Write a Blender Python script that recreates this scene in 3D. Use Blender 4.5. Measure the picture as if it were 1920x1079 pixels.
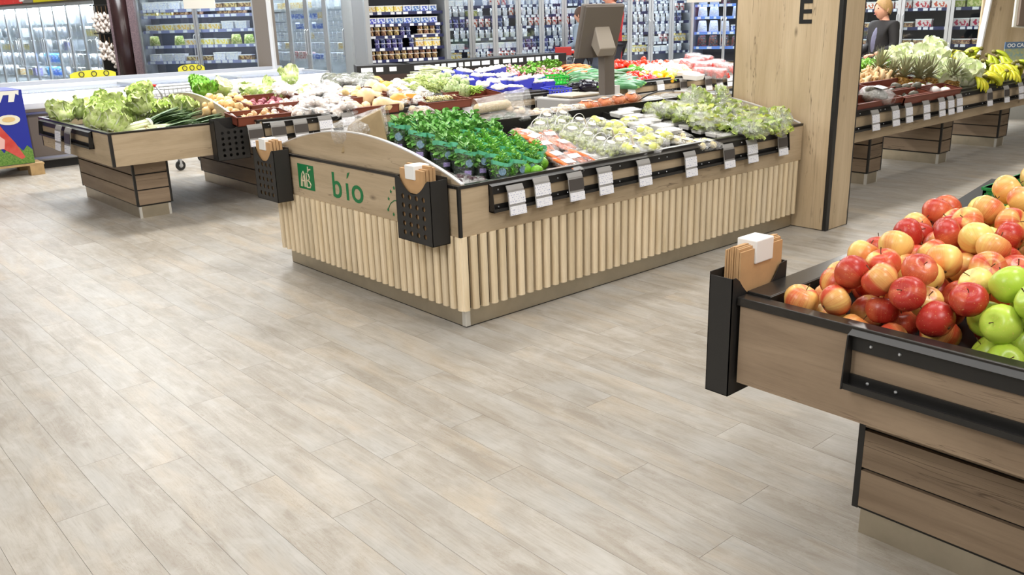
import bpy, math, random
from mathutils import Vector, Matrix, Euler, noise
R = random.Random(7)
S = bpy.context.scene
for o in list(bpy.data.objects): bpy.data.objects.remove(o)
COL = S.collection
# ------------------------------------------------------------------ camera
CP = Vector((-2.7544, -3.5719, 1.65))
YAW, PITCH, ROLL, FPX = 0.71556, 0.30167, -0.02937, 1640.1
_f = Vector((math.sin(YAW)*math.cos(PITCH), math.cos(YAW)*math.cos(PITCH), -math.sin(PITCH)))
_r = _f.cross(Vector((0, 0, 1))).normalized(); _u = _r.cross(_f)
CF, CR, CU = _f, _r*math.cos(ROLL)+_u*math.sin(ROLL), -_r*math.sin(ROLL)+_u*math.cos(ROLL)
cam = bpy.data.cameras.new('camera'); co = bpy.data.objects.new('camera', cam); COL.objects.link(co)
cam.sensor_width = 36; cam.sensor_fit = 'HORIZONTAL'; cam.lens = FPX/1920*36; cam.clip_start = .02; cam.clip_end = 200
M3 = Matrix((CR, CU, -CF)).transposed(); co.matrix_world = Matrix.Translation(CP) @ M3.to_4x4()
S.camera = co
# ------------------------------------------------------------------ world, lamps, exposure
w = bpy.data.worlds.new('shop_air'); S.world = w; w.use_nodes = True
w.node_tree.nodes['Background'].inputs[0].default_value = (.95, .98, 1, 1)
w.node_tree.nodes['Background'].inputs[1].default_value = .5
S.view_settings.view_transform = 'Standard'; S.view_settings.look = 'None'
S.view_settings.exposure = 0.15; S.view_settings.gamma = 1; S.view_settings.use_curve_mapping = False
def area(x, y, z, sx, sy, p, col=(1, .97, .92)):
    l = bpy.data.lights.new('ceiling_lamp', 'AREA'); l.shape = 'RECTANGLE'; l.size = sx; l.size_y = sy; l.energy = p; l.color = col
    o = bpy.data.objects.new('ceiling_lamp', l); o.location = (x, y, z); COL.objects.link(o); return o
for (x, y) in ((-3.2, -1.5), (-3.2, 3.5), (.2, -1.0), (3.8, -2.0), (7.5, -2)):
    area(x, y, 3.9, 1.2, 2.4, 33 if x < -3 else 43, (1, .985, .97))
for (x, y) in ((.8, 1.1), (2.6, 1.1), (.3, -3.2)):
    area(x, y, 3.4, .5, .5, 30, (1, .985, .96))
for (x, y) in ((0.1, 5.3), (1.9, 5.2), (3.9, 5.2), (5.9, 5.2), (7.9, 5.2), (5.6, 1.5), (7.6, 1.5)):
    area(x, y, 3.3, .45, .45, 62)
for (x, y) in ((1, 9), (5, 10), (11, 6.5), (9.5, 3.5), (1.5, 15)):
    area(x, y, 3.9, 2.2, 2.2, 210, (.95, .98, 1))
def aimed(x, y, z, tx, ty, tz, s, p):
    o = area(x, y, z, s, s, p, (1, .985, .965)); o.rotation_euler = Vector((tx-x, ty-y, tz-z)).to_track_quat('-Z', 'Y').to_euler()
aimed(-5.2, -1.5, 3.7, .5, .8, .4, 1.0, 84); aimed(-1.5, -5.6, 3.8, 1.8, 0, .4, 1.0, 62); aimed(-5.0, -5.2, 3.8, -.4, -2.8, .5, 1.0, 24); aimed(-4.5, 1.5, 3.8, .2, 5, .5, 1.0, 26)
# ------------------------------------------------------------------ rays used to measure the place: pixel -> point on a real plane
def ray(px, py): return (CF + CR*((px-960)/FPX) - CU*((py-539.5)/FPX))
def az(px, py, z): d = ray(px, py); return CP + d*((z-CP.z)/d.z)
def ay(px, py, y): d = ray(px, py); return CP + d*((y-CP.y)/d.y)
def ax(px, py, x): d = ray(px, py); return CP + d*((x-CP.x)/d.x)
def asl(px, py, z0, s, k=1):            # plane z = z0 + s*coord (k=1: y, k=0: x)
    d = ray(px, py); return CP + d*((z0+s*CP[k]-CP.z)/(d.z-s*d[k]))
def ad(px, py, dep): return CP + ray(px, py)*dep
# ------------------------------------------------------------------ materials
MC = {}
def lin(c): return tuple(((v/12.92) if v <= .04045 else ((v+.055)/1.055)**2.4) for v in c)
class NT:
    def __init__(s, name):
        s.m = bpy.data.materials.new(name); s.m.use_nodes = True; s.t = s.m.node_tree; s.b = s.t.nodes['Principled BSDF']; s.out = s.t.nodes['Material Output']
    def n(s, typ, **k):
        nd = s.t.nodes.new('ShaderNode'+typ)
        for a, v in k.items():
            if hasattr(nd, a) and a not in ('Scale',): setattr(nd, a, v)
            else: nd.inputs[a].default_value = v
        return nd
    def l(s, a, b): s.t.links.new(a, b)
    def math(s, op, a, b=0.0, clamp=False):
        nd = s.t.nodes.new('ShaderNodeMath'); nd.operation = op; nd.use_clamp = clamp
        for i, v in enumerate((a, b)):
            if isinstance(v, (int, float)): nd.inputs[i].default_value = v
            else: s.l(v, nd.inputs[i])
        return nd.outputs[0]
    def mix(s, f, a, b):
        nd = s.t.nodes.new('ShaderNodeMix'); nd.data_type = 'RGBA'
        for i, v in ((0, f), (6, a), (7, b)):
            if isinstance(v, (int, float)): nd.inputs[i].default_value = v
            elif isinstance(v, tuple): nd.inputs[i].default_value = (*v[:3], 1)
            else: s.l(v, nd.inputs[i])
        return nd.outputs[2]
    def noise(s, vec, scale, det=3, rough=.5, dist=0):
        nd = s.n('TexNoise'); nd.inputs['Scale'].default_value = scale; nd.inputs['Detail'].default_value = det; nd.inputs['Roughness'].default_value = rough; nd.inputs['Distortion'].default_value = dist
        if vec is not None: s.l(vec, nd.inputs['Vector'])
        return nd.outputs['Fac']
    def ramp(s, f, lo, hi):
        nd = s.t.nodes.new('ShaderNodeMapRange'); nd.inputs[1].default_value = lo; nd.inputs[2].default_value = hi; nd.clamp = True
        s.l(f, nd.inputs[0]); return nd.outputs[0]
    def vmap(s, vec, sc, loc=(0, 0, 0)):
        nd = s.n('Mapping'); nd.inputs['Scale'].default_value = sc; nd.inputs['Location'].default_value = loc; s.l(vec, nd.inputs['Vector']); return nd.outputs[0]
    def obj(s): return s.n('TexCoord').outputs['Object']
    def bump(s, h, st, d=.01):
        nd = s.n('Bump'); nd.inputs['Strength'].default_value = st; nd.inputs['Distance'].default_value = d; s.l(h, nd.inputs['Height']); s.l(nd.outputs[0], s.b.inputs['Normal'])
def plain(name, col, rough=.5, metal=0, var=0., vs=20, bump=0, rnd=0., trans=0, em=0, spec=.5, sss=0, coat=0, col2=None):
    if name in MC: return MC[name]
    t = NT(name); b = t.b; c = lin(col); b.inputs['Roughness'].default_value = rough; b.inputs['Metallic'].default_value = metal
    b.inputs['Specular IOR Level'].default_value = spec
    if coat: b.inputs['Coat Weight'].default_value = coat; b.inputs['Coat Roughness'].default_value = .15
    out = None
    if var or bump or col2:
        o = t.obj(); nz = t.noise(o, vs, 4, .6)
        c2 = lin(col2) if col2 else tuple(max(0, v*(1-var)) for v in c)
        out = t.mix(t.ramp(nz, .35, .65), c2, c)
        if bump: t.bump(nz, bump)
    if rnd:
        oi = t.n('ObjectInfo').outputs['Random']; h = t.n('HueSaturation')
        t.l(t.math('ADD', t.math('MULTIPLY', oi, 2*rnd), 1-rnd), h.inputs['Value'])
        t.l(t.math('ADD', t.math('MULTIPLY', oi, rnd*.06), .5-rnd*.03), h.inputs['Hue'])
        if out is None: h.inputs['Color'].default_value = (*c, 1)
        else: t.l(out, h.inputs['Color'])
        out = h.outputs[0]
    if out is None: b.inputs['Base Color'].default_value = (*c, 1)
    else: t.l(out, b.inputs['Base Color'])
    if trans: b.inputs['Transmission Weight'].default_value = trans
    if em: b.inputs['Emission Color'].default_value = (*c, 1); b.inputs['Emission Strength'].default_value = em
    MC[name] = t.m; return t.m
def wood(name, axis, light, dark, crack=(.25, .17, .1), rough=.55, rnd=0., knots=True, sc=1.):
    """oak laminate: grain stretched along axis"""
    if name in MC: return MC[name]
    t = NT(name); o = t.obj(); st = [9*sc]*3; st[axis] = .9*sc
    fine = [90*sc]*3; fine[axis] = 4*sc; cr = [16*sc]*3; cr[axis] = .8*sc
    off = t.n('ObjectInfo').outputs['Random']; ov = t.n('CombineXYZ')
    for i in range(3): t.l(t.math('MULTIPLY', off, 31.7 if rnd else 0), ov.inputs[i])
    va = t.n('VectorMath'); va.operation = 'ADD'; t.l(o, va.inputs[0]); t.l(ov.outputs[0], va.inputs[1]); o = va.outputs[0]
    n1 = t.noise(t.vmap(o, st), 1, 5, .6, .6); n2 = t.noise(t.vmap(o, fine), 1, 3, .7, .2); n3 = t.noise(t.vmap(o, cr, (3.1, 7.7, 1.3)), 1, 3, .55, 1.2)
    c = t.mix(t.ramp(n1, .32, .68), lin(dark), lin(light))
    c = t.mix(t.math('MULTIPLY', t.ramp(n2, .5, .75), .22), c, lin(tuple(v*.72 for v in dark)))
    line = t.ramp(t.math('ABSOLUTE', t.math('SUBTRACT', n3, .5)), .012, .0)
    gate = t.ramp(t.noise(t.vmap(o, tuple(v*.25 for v in cr), (9, 2, 5)), 1.3, 2), .52, .62)
    if knots: c = t.mix(t.math('MULTIPLY', t.math('MULTIPLY', line, gate), .75), c, lin(crack))
    if knots:
        vo = t.n('TexVoronoi'); vo.inputs['Scale'].default_value = 1.0; ks = [6*sc]*3; ks[axis] = 2.6*sc
        t.l(t.vmap(o, ks, (.3, .7, .2)), vo.inputs['Vector']); c = t.mix(t.math('MULTIPLY', t.ramp(vo.outputs['Distance'], .12, .0), .7), c, lin(crack))
    if rnd:
        h = t.n('HueSaturation'); t.l(t.math('ADD', t.math('MULTIPLY', off, 2*rnd), 1-rnd), h.inputs['Value']); t.l(c, h.inputs['Color']); c = h.outputs[0]
    t.l(c, t.b.inputs['Base Color']); t.b.inputs['Roughness'].default_value = rough
    t.bump(n2, .12, .004); MC[name] = t.m; return t.m
def film(name='clear_film', tint=(1, 1, 1), fac=.22, sc=55, white=.38):
    """crinkled clear plastic wrap: see-through and glossy, crease highlights painted in white"""
    if name in MC: return MC[name]
    t = NT(name); o = t.obj(); nz = t.noise(o, sc, 2, .6, 1.5); nb = t.n('Bump'); nb.inputs['Strength'].default_value = .9; nb.inputs['Distance'].default_value = .012; t.l(nz, nb.inputs['Height'])
    gl = t.n('BsdfGlossy'); gl.inputs['Roughness'].default_value = .18; t.l(nb.outputs[0], gl.inputs['Normal'])
    df = t.n('BsdfDiffuse'); df.inputs['Color'].default_value = (*lin(tuple(.96*v for v in tint)), 1)
    tr = t.n('BsdfTransparent'); tr.inputs['Color'].default_value = (*tuple(.9+.1*v for v in tint), 1) if tint == (1, 1, 1) else (*tint, 1)
    crease_glint = t.math('MULTIPLY', t.ramp(t.math('ABSOLUTE', t.math('SUBTRACT', nz, .5)), .05, .0), white)  # crinkle highlights painted as white streaks along the noise creases
    m1 = t.n('MixShader'); t.l(t.math('MAXIMUM', crease_glint, .04), m1.inputs[0]); t.l(tr.outputs[0], m1.inputs[1]); t.l(df.outputs[0], m1.inputs[2])
    m2 = t.n('MixShader'); m2.inputs[0].default_value = fac; t.l(m1.outputs[0], m2.inputs[1]); t.l(gl.outputs[0], m2.inputs[2])
    t.l(m2.outputs[0], t.out.inputs[0]); MC[name] = t.m; return t.m
def glass(name='door_glass', fac=.1):
    if name in MC: return MC[name]
    t = NT(name); gl = t.n('BsdfGlossy'); gl.inputs['Roughness'].default_value = .03; tr = t.n('BsdfTransparent'); tr.inputs['Color'].default_value = (.93, .96, .97, 1)
    lw = t.n('LayerWeight'); lw.inputs[0].default_value = .25; m = t.n('MixShader'); t.l(t.math('ADD', t.math('MULTIPLY', lw.outputs['Fresnel'], .5), fac*.5), m.inputs[0])
    t.l(tr.outputs[0], m.inputs[1]); t.l(gl.outputs[0], m.inputs[2]); t.l(m.outputs[0], t.out.inputs[0]); MC[name] = t.m; return t.m
def printed(name, bg, ink, sc=1., ax=(0, 2), rough=.4, dens=.52, rnd=0, extra=None):
    """flat small print: rows of unreadable word-like dashes"""
    if name in MC: return MC[name]
    t = NT(name); o = t.obj(); s = [0.]*3; s[ax[0]] = 160*sc; s[ax[1]] = 70*sc
    rows = t.n('TexWave'); rows.wave_type = 'BANDS'; rows.bands_direction = 'XYZ'[ax[1]]; rows.inputs['Scale'].default_value = 22*sc; t.l(o, rows.inputs['Vector'])
    nz = t.noise(t.vmap(o, tuple(s)), 1, 1, .5)
    f = t.math('MULTIPLY', t.ramp(rows.outputs['Fac'], .5, .62), t.ramp(nz, dens+.06, dens+.1))
    c = t.mix(f, lin(bg), lin(ink))
    if extra:
        n2 = t.noise(t.vmap(o, (34*sc, 34*sc, 34*sc)), 1, 0); c = t.mix(t.ramp(n2, .55, .6), c, lin(extra))
    if rnd:
        h = t.n('HueSaturation'); oi = t.n('ObjectInfo').outputs['Random']; t.l(t.math('ADD', t.math('MULTIPLY', oi, 2*rnd), 1-rnd), h.inputs['Value']); t.l(t.math('ADD', t.math('MULTIPLY', oi, .3*rnd), .5-.15*rnd), h.inputs['Hue']); t.l(c, h.inputs['Color']); c = h.outputs[0]
    t.l(c, t.b.inputs['Base Color']); t.b.inputs['Roughness'].default_value = rough; MC[name] = t.m; return t.m
# ------------------------------------------------------------------ mesh builder
WL = {}
class MB:
    def __init__(s): s.v = []; s.f = []; s.mi = []; s.M = Matrix.Identity(4); s.m = 0
    def add(s, vs, fs, m=None):
        n = len(s.v); T = s.M
        s.v += [tuple(T @ Vector(v)) for v in vs]; s.f += [tuple(i+n for i in f) for f in fs]; s.mi += [s.m if m is None else m]*len(fs); return s
    def box(s, x0, x1, y0, y1, z0, z1, m=None):
        v = [(x, y, z) for z in (z0, z1) for y in (y0, y1) for x in (x0, x1)]
        return s.add(v, [(0, 2, 3, 1), (4, 5, 7, 6), (0, 1, 5, 4), (2, 6, 7, 3), (0, 4, 6, 2), (1, 3, 7, 5)], m)
    def hexa(s, b, t, m=None):            # two quads, bottom and top, same order
        v = list(b)+list(t); n = len(b)
        return s.add(v, [tuple(range(n))[::-1], tuple(range(n, 2*n))]+[(i, (i+1) % n, n+(i+1) % n, n+i) for i in range(n)], m)
    def prism(s, poly, axis, a, b, m=None):   # poly of 2-D points in the two other axes
        def P(p, q): l = list(p); l.insert(axis, q); return tuple(l)
        return s.hexa([P(p, a) for p in poly], [P(p, b) for p in poly], m)
    def tube(s, pts, rad, n=8, m=None, cap=True, flat=1.):
        pts = [Vector(p) for p in pts]; k = len(pts); rad = rad if isinstance(rad, (list, tuple)) else [rad]*k
        vs = []; fs = []; up = None
        for i, p in enumerate(pts):
            d = (pts[min(i+1, k-1)]-pts[max(i-1, 0)]).normalized()
            if up is None: up = Vector((0, 0, 1)) if abs(d.z) < .9 else Vector((1, 0, 0))
            a = d.cross(up).normalized(); up = a.cross(d).normalized()
            for j in range(n):
                t = 2*math.pi*j/n; vs.append(p+a*math.cos(t)*rad[i]+up*math.sin(t)*rad[i]*flat)
        for i in range(k-1):
            for j in range(n): fs.append((i*n+j, i*n+(j+1) % n, (i+1)*n+(j+1) % n, (i+1)*n+j))
        if cap: fs += [tuple(range(n))[::-1], tuple(range((k-1)*n, k*n))]
        return s.add(vs, fs, m)
    def lathe(s, prof, n=16, m=None, wob=0, seed=0):
        vs = []; fs = []; k = len(prof)
        for i, (r, z) in enumerate(prof):
            for j in range(n):
                t = 2*math.pi*j/n; rr = r*(1+wob*noise.noise(Vector((math.cos(t)*1.3+seed, math.sin(t)*1.3, z*8+seed)))); vs.append((rr*math.cos(t), rr*math.sin(t), z))
        for i in range(k-1):
            for j in range(n): fs.append((i*n+j, i*n+(j+1) % n, (i+1)*n+(j+1) % n, (i+1)*n+j))
        fs += [tuple(range(n))[::-1], tuple(range((k-1)*n, k*n))]
        return s.add(vs, fs, m)
    def ell(s, c, r, nu=10, nv=6, m=None, wob=0, seed=0):
        r = (r, r, r) if isinstance(r, (int, float)) else r; vs = [(0, 0, -1)]; fs = []
        for i in range(1, nv):
            a = math.pi*i/nv-math.pi/2
            for j in range(nu): t = 2*math.pi*j/nu; vs.append((math.cos(a)*math.cos(t), math.cos(a)*math.sin(t), math.sin(a)))
        vs.append((0, 0, 1)); L = len(vs)-1
        if wob: vs = [tuple(Vector(v)*(1+wob*noise.noise(Vector(v)*1.7+Vector((seed, seed*.7, 0))))) for v in vs]
        vs = [(c[0]+v[0]*r[0], c[1]+v[1]*r[1], c[2]+v[2]*r[2]) for v in vs]
        for j in range(nu): fs.append((0, 1+(j+1) % nu, 1+j)); fs.append((L, L-nu+j, L-nu+(j+1) % nu))
        for i in range(nv-2):
            for j in range(nu): a = 1+i*nu; fs.append((a+j, a+(j+1) % nu, a+nu+(j+1) % nu, a+nu+j))
        return s.add(vs, fs, m)
    def grid(s, fn, nu, nv, m=None):        # fn(u,v)->point
        vs = [fn(i/nu, j/nv) for j in range(nv+1) for i in range(nu+1)]
        return s.add(vs, [(j*(nu+1)+i, j*(nu+1)+i+1, (j+1)*(nu+1)+i+1, (j+1)*(nu+1)+i) for j in range(nv) for i in range(nu)], m)
    def mesh(s, name, mats, smooth=False, off=None):
        me = bpy.data.meshes.new(name)
        vs = s.v if off is None else [(a-off[0], b-off[1], c-off[2]) for a, b, c in s.v]
        me.from_pydata(vs, [], s.f)
        for m in (mats if isinstance(mats, (list, tuple)) else [mats]): me.materials.append(m)
        if max(s.mi, default=0): me.polygons.foreach_set('material_index', s.mi)
        if smooth: me.polygons.foreach_set('use_smooth', [True]*len(me.polygons))
        me.update(); return me
    def build(s, name, mats, parent=None, smooth=False, local=False, bevel=0, kind=None, loc=None, label=None):
        off = None if (local or parent is None) else WL.get(parent, (0, 0, 0))
        o = bpy.data.objects.new(name, s.mesh(name, mats, smooth, off)); COL.objects.link(o)
        if parent is not None: o.parent = parent; WL[o] = WL.get(parent, Vector((0, 0, 0)))
        elif loc is not None: o.location = loc
        if bevel: b = o.modifiers.new('bevel', 'BEVEL'); b.width = bevel; b.segments = 2; b.limit_method = 'ANGLE'; b.harden_normals = False
        if kind: o['kind'] = kind
        if label: o['label'] = label
        return o
def tag(o, label, cat, group=None, kind=None):
    o['label'] = label; o['category'] = cat
    if group: o['group'] = group
    if kind: o['kind'] = kind
    return o
def thing(name, label, cat, loc=(0, 0, 0), group=None):
    o = bpy.data.objects.new(name, None); COL.objects.link(o); o.location = loc; o.empty_display_size = .05; WL[o] = Vector(loc); return tag(o, label, cat, group)
KIDS = {}
def kids(o):
    if o not in KIDS: KIDS[o] = list(o.children)
    return KIDS[o]
def dup(o, parent=None):
    c = o.copy(); COL.objects.link(c); c.parent = parent
    for k in kids(o): dup(k, c)
    return c
class Proto:
    """first placement uses the built thing itself, later ones copies"""
    ALL = []
    def __init__(s, roots): Proto.ALL.append(s); s.r = roots if isinstance(roots, list) else [roots]; s.used = [False]*len(s.r); s.i = 0
    def put(s, loc, eul=(0, 0, 0), sc=1., label=None, group=None, which=None):
        k = (s.i if which is None else which) % len(s.r); s.i += 1; o = s.r[k]
        if s.used[k]: o = dup(o)
        else: kids(o); [kids(c) for c in kids(o)]; s.used[k] = True
        o.location = loc; o.rotation_euler = eul; o.scale = (sc, sc, sc) if isinstance(sc, (int, float)) else sc
        if label: o['label'] = label
        if group: o['group'] = group
        return o
    def purge(s):
        for k, u in enumerate(s.used):
            if not u:
                s.used[k] = True
                for c in kids(s.r[k]): bpy.data.objects.remove(c)
                bpy.data.objects.remove(s.r[k])
ORD = ['first', 'second', 'third', 'fourth', 'fifth', 'sixth', 'seventh', 'eighth', 'ninth', 'tenth', 'eleventh', 'twelfth', 'thirteenth', 'fourteenth', 'fifteenth', 'sixteenth', 'seventeenth', 'eighteenth', 'nineteenth', 'twentieth']
def ordn(i, n, side='left'):
    other = 'right' if side == 'left' else 'left'
    if n == 1: return 'single'
    if i == 0: return side+'most'
    if i == n-1: return other+'most'
    return ORD[i]+' from the '+side
def struct(o): o['kind'] = 'structure'; return o
OAK = ((.78, .70, .585), (.68, .60, .485))
oakx = wood('oak_grain_x', 0, *OAK); oaky = wood('oak_grain_y', 1, *OAK); oakz = wood('oak_grain_z', 2, (.80, .715, .59), (.72, .63, .50))
oakd = wood('brown_oak_grain_y', 1, (.64, .555, .46), (.52, .44, .355)); oakdx = wood('brown_oak_grain_x', 0, (.64, .555, .46), (.52, .44, .355))
slatm = wood('pale_slat_wood', 2, (.93, .86, .74), (.86, .78, .64), rnd=.1, knots=False, sc=2)
blk = plain('black_powder_coat', (.13, .125, .12), .42, var=.1, vs=60)
blkg = plain('dark_grey_metal', (.24, .23, .22), .28, .6, var=.15, vs=30)
blkp = plain('black_plastic', (.09, .085, .08), .5)
steel = plain('brushed_steel', (.74, .70, .62), .33, .75, var=.12, vs=8)
alu = plain('aluminium', (.82, .83, .84), .35, .8)
white = plain('white_plastic', (.93, .93, .92), .45)
greyp = plain('grey_plastic', (.62, .61, .60), .45)
card = printed('white_price_card', (.95, .95, .97), (.55, .58, .74), 1.3, (0, 2))
cardy = printed('white_price_card_side', (.95, .95, .97), (.55, .58, .74), 1.3, (1, 2))
kraft = plain('kraft_paper', (.78, .62, .44), .8, var=.12, vs=12, bump=.1)
# ================================================================== SETTING
fl = NT('floor_plank'); P_ = fl.n('NewGeometry'); pos = P_.outputs['Position']; rnd = fl.math('FRACT', fl.math('ADD', fl.n('ObjectInfo').outputs['Random'], P_.outputs['Random Per Island']))
ov = fl.n('CombineXYZ'); fl.l(fl.math('MULTIPLY', rnd, 57.), ov.inputs[0]); fl.l(fl.math('MULTIPLY', rnd, 23.), ov.inputs[1])
va = fl.n('VectorMath'); va.operation = 'ADD'; fl.l(pos, va.inputs[0]); fl.l(ov.outputs[0], va.inputs[1]); vv = va.outputs[0]
g1 = fl.noise(fl.vmap(vv, (14, 2.2, 1)), 1, 5, .6, .8); g2 = fl.noise(fl.vmap(vv, (120, 7, 1)), 1, 3, .7, .3); g3 = fl.noise(fl.vmap(vv, (3.2, 1.4, 1), (5, 8, 1)), 1, 4, .6, .5)
g4 = fl.noise(fl.vmap(vv, (22, 3.0, 1), (2, 3, 0)), 1, 3, .6, 3.2)
g5 = fl.noise(fl.vmap(vv, (5, 1.2, 1), (15, 1, 7)), 1, 3, .6, .5)
c = fl.mix(fl.ramp(g1, .34, .66), lin((.61, .575, .525)), lin((.705, .68, .64)))
c = fl.mix(fl.math('MULTIPLY', fl.ramp(g3, .45, .7), .75), c, lin((.71, .70, .68)))
c = fl.mix(fl.math('MULTIPLY', fl.ramp(g5, .52, .68), .5), c, lin((.745, .685, .60)))
rings = fl.ramp(fl.math('ABSOLUTE', fl.math('SUBTRACT', fl.math('FRACT', fl.math('MULTIPLY', g4, 9.)), .5)), .12, .0)
c = fl.mix(fl.math('MULTIPLY', fl.math('MULTIPLY', rings, fl.ramp(g3, .58, .40)), .6), c, lin((.56, .50, .43)))
c = fl.mix(fl.math('MULTIPLY', fl.ramp(g2, .48, .75), .38), c, lin((.53, .48, .42)))
g6 = fl.noise(fl.vmap(vv, (9, 6, 1), (1, 4, 9)), 1, 5, .65, .4); c = fl.mix(fl.math('MULTIPLY', fl.ramp(g6, .5, .66), .35), c, lin((.765, .75, .725)))
hs = fl.n('HueSaturation'); fl.l(fl.math('ADD', fl.math('MULTIPLY', rnd, .09), .95), hs.inputs['Value']); fl.l(c, hs.inputs['Color'])
fl.l(hs.outputs[0], fl.b.inputs['Base Color']); fl.b.inputs['Roughness'].default_value = .42; fl.b.inputs['Specular IOR Level'].default_value = .35; fl.bump(g2, .06, .002)
FM = fl.m
floor = struct(MB().box(-9, 22, -7, 26, -.06, -.004).build('floor', plain('floor_joint', (.58, .53, .47), .8)))
PW, PL, G = .18, 1.28, .0006
known = {-11: -.48, -10: -.11, -9: -.32, -8: .564, -7: .145, -6: -.648, -5: -.895, -4: -1.317, -3: -.871, -2: -1.642, -1: -.775, 0: -1.13}
def pb(mb, x0, x1, y0, y1): mb.box(x0+G, x1-G, y0+G, y1-G, -.004, 0)
pl_near = []; far = MB()
for k in range(-35, 120):
    x0 = -.232+PW*k; off = known.get(k, R.random()*PL)
    j = -6
    while True:
        y0 = off+j*PL; y1 = y0+PL; j += 1
        if y0 > 20: break
        if y1 < -5: continue
        cx, cy = x0+PW/2, (y0+y1)/2; d = Vector((cx, cy, 0))-CP; dz = d.dot(CF)
        if dz > .3 and abs(d.dot(CR)/dz) < .72 and -.45 < -d.dot(CU)/dz < .6 or (dz > 0 and d.length < 2.4): pl_near.append((d.length, x0, y0))
        else: pb(far, x0, x0+PW, y0, y1)
pl_near.sort()
pm = MB(); pb(pm, 0, PW, 0, PL); pmesh = pm.mesh('plank', FM)
for n, (d, x0, y0) in enumerate(pl_near):
    if n < 290:
        o = bpy.data.objects.new('plank', pmesh); COL.objects.link(o); o.parent = floor; o.location = (x0, y0, 0)
    else: pb(far, x0, x0+PW, y0, y0+PL)
far.build('distant_planks', FM, floor, kind='stuff')
wp = plain('wall_paint', (.80, .79, .77), .8, var=.05, vs=2)
struct(MB().box(-9.2, -9, -7, 26, 0, 4.4).build('wall_left', wp)); struct(MB().box(22, 22.2, -7, 26, 0, 4.4).build('wall_right', wp))
struct(MB().box(-9, 22, 26, 26.2, 0, 4.4).build('wall_back', wp)); struct(MB().box(-9, 22, -7.2, -7, 0, 4.4).build('wall_front', wp))
struct(MB().box(-9.2, 22.2, -7.2, 26.2, 4.4, 4.5).build('ceiling', plain('ceiling_paint', (.88, .88, .87), .85)))
# ================================================================== helpers for display stands
def perf_plate(mb, o, u, v, t, w, h, nx, ny, r, x0, y0, px, py, topfn=None, hx=None):
    """sheet of w x h with round holes; o origin, u,v,t unit vectors, cell grid nx x ny from (x0,y0) with pitch px,py"""
    o, u, v, t = map(Vector, (o, u, v, t)); T = .003
    def P(a, b, c): return o+u*a+v*b+t*c
    def solid(a0, a1, b0, b1): mb.hexa([P(a0, b0, 0), P(a1, b0, 0), P(a1, b1, 0), P(a0, b1, 0)], [P(a0, b0, T), P(a1, b0, T), P(a1, b1, T), P(a0, b1, T)])
    X1, Y1 = x0+nx*px, y0+ny*py
    solid(0, x0, 0, Y1); solid(X1, w, 0, Y1); solid(x0, X1, 0, y0)
    N = 12
    for i in range(nx):
        for j in range(ny):
            cx, cy = x0+px*(i+.5), y0+py*(j+.5); pts = []
            for q in range(N):
                a = 2*math.pi*(q+.5)/N; ca, sa = math.cos(a), math.sin(a); k = min((px/2)/abs(ca), (py/2)/abs(sa))
                ox, oy = ca*k, sa*k
                pts.append(((cx+ox, cy+oy), (cx+ca*r, cy+sa*r)))
            crn = [(cx+sx*px/2, cy+sy*py/2) for sx, sy in ((1, 1), (-1, 1), (-1, -1), (1, -1))]
            vs = []; fs = []
            for c in (0, T):
                vs += [P(*p[0], c) for p in pts]+[P(*p[1], c) for p in pts]+[P(*q, c) for q in crn]
            K = 2*N+4
            for c in (0, 1):
                for q in range(N):
                    q2 = (q+1) % N; f = [c*K+q, c*K+q2, c*K+N+q2, c*K+N+q]
                    a1, a2 = 2*math.pi*(q+.5)/N, 2*math.pi*(q+1.5)/N
                    for ci, ca in enumerate((math.atan2(py, px), math.pi-math.atan2(py, px), math.pi+math.atan2(py, px), 2*math.pi-math.atan2(py, px))):
                        if a1 < ca < a2: f.insert(1, c*K+2*N+ci)
                    fs.append(tuple(f))
            for q in range(N): q2 = (q+1) % N; fs.append((N+q, N+q2, K+N+q2, K+N+q))
            mb.add(vs, fs)
    K = 16; tf = topfn or (lambda a: h)
    for i in range(K):
        a0, a1 = w*i/K, w*(i+1)/K
        mb.hexa([P(a0, Y1, 0), P(a1, Y1, 0), P(a1, tf(a1), 0), P(a0, tf(a0), 0)], [P(a0, Y1, T), P(a1, Y1, T), P(a1, tf(a1), T), P(a0, tf(a0), T)])
binm = plain('black_perforated_metal', (.17, .165, .16), .5, .2)
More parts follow.
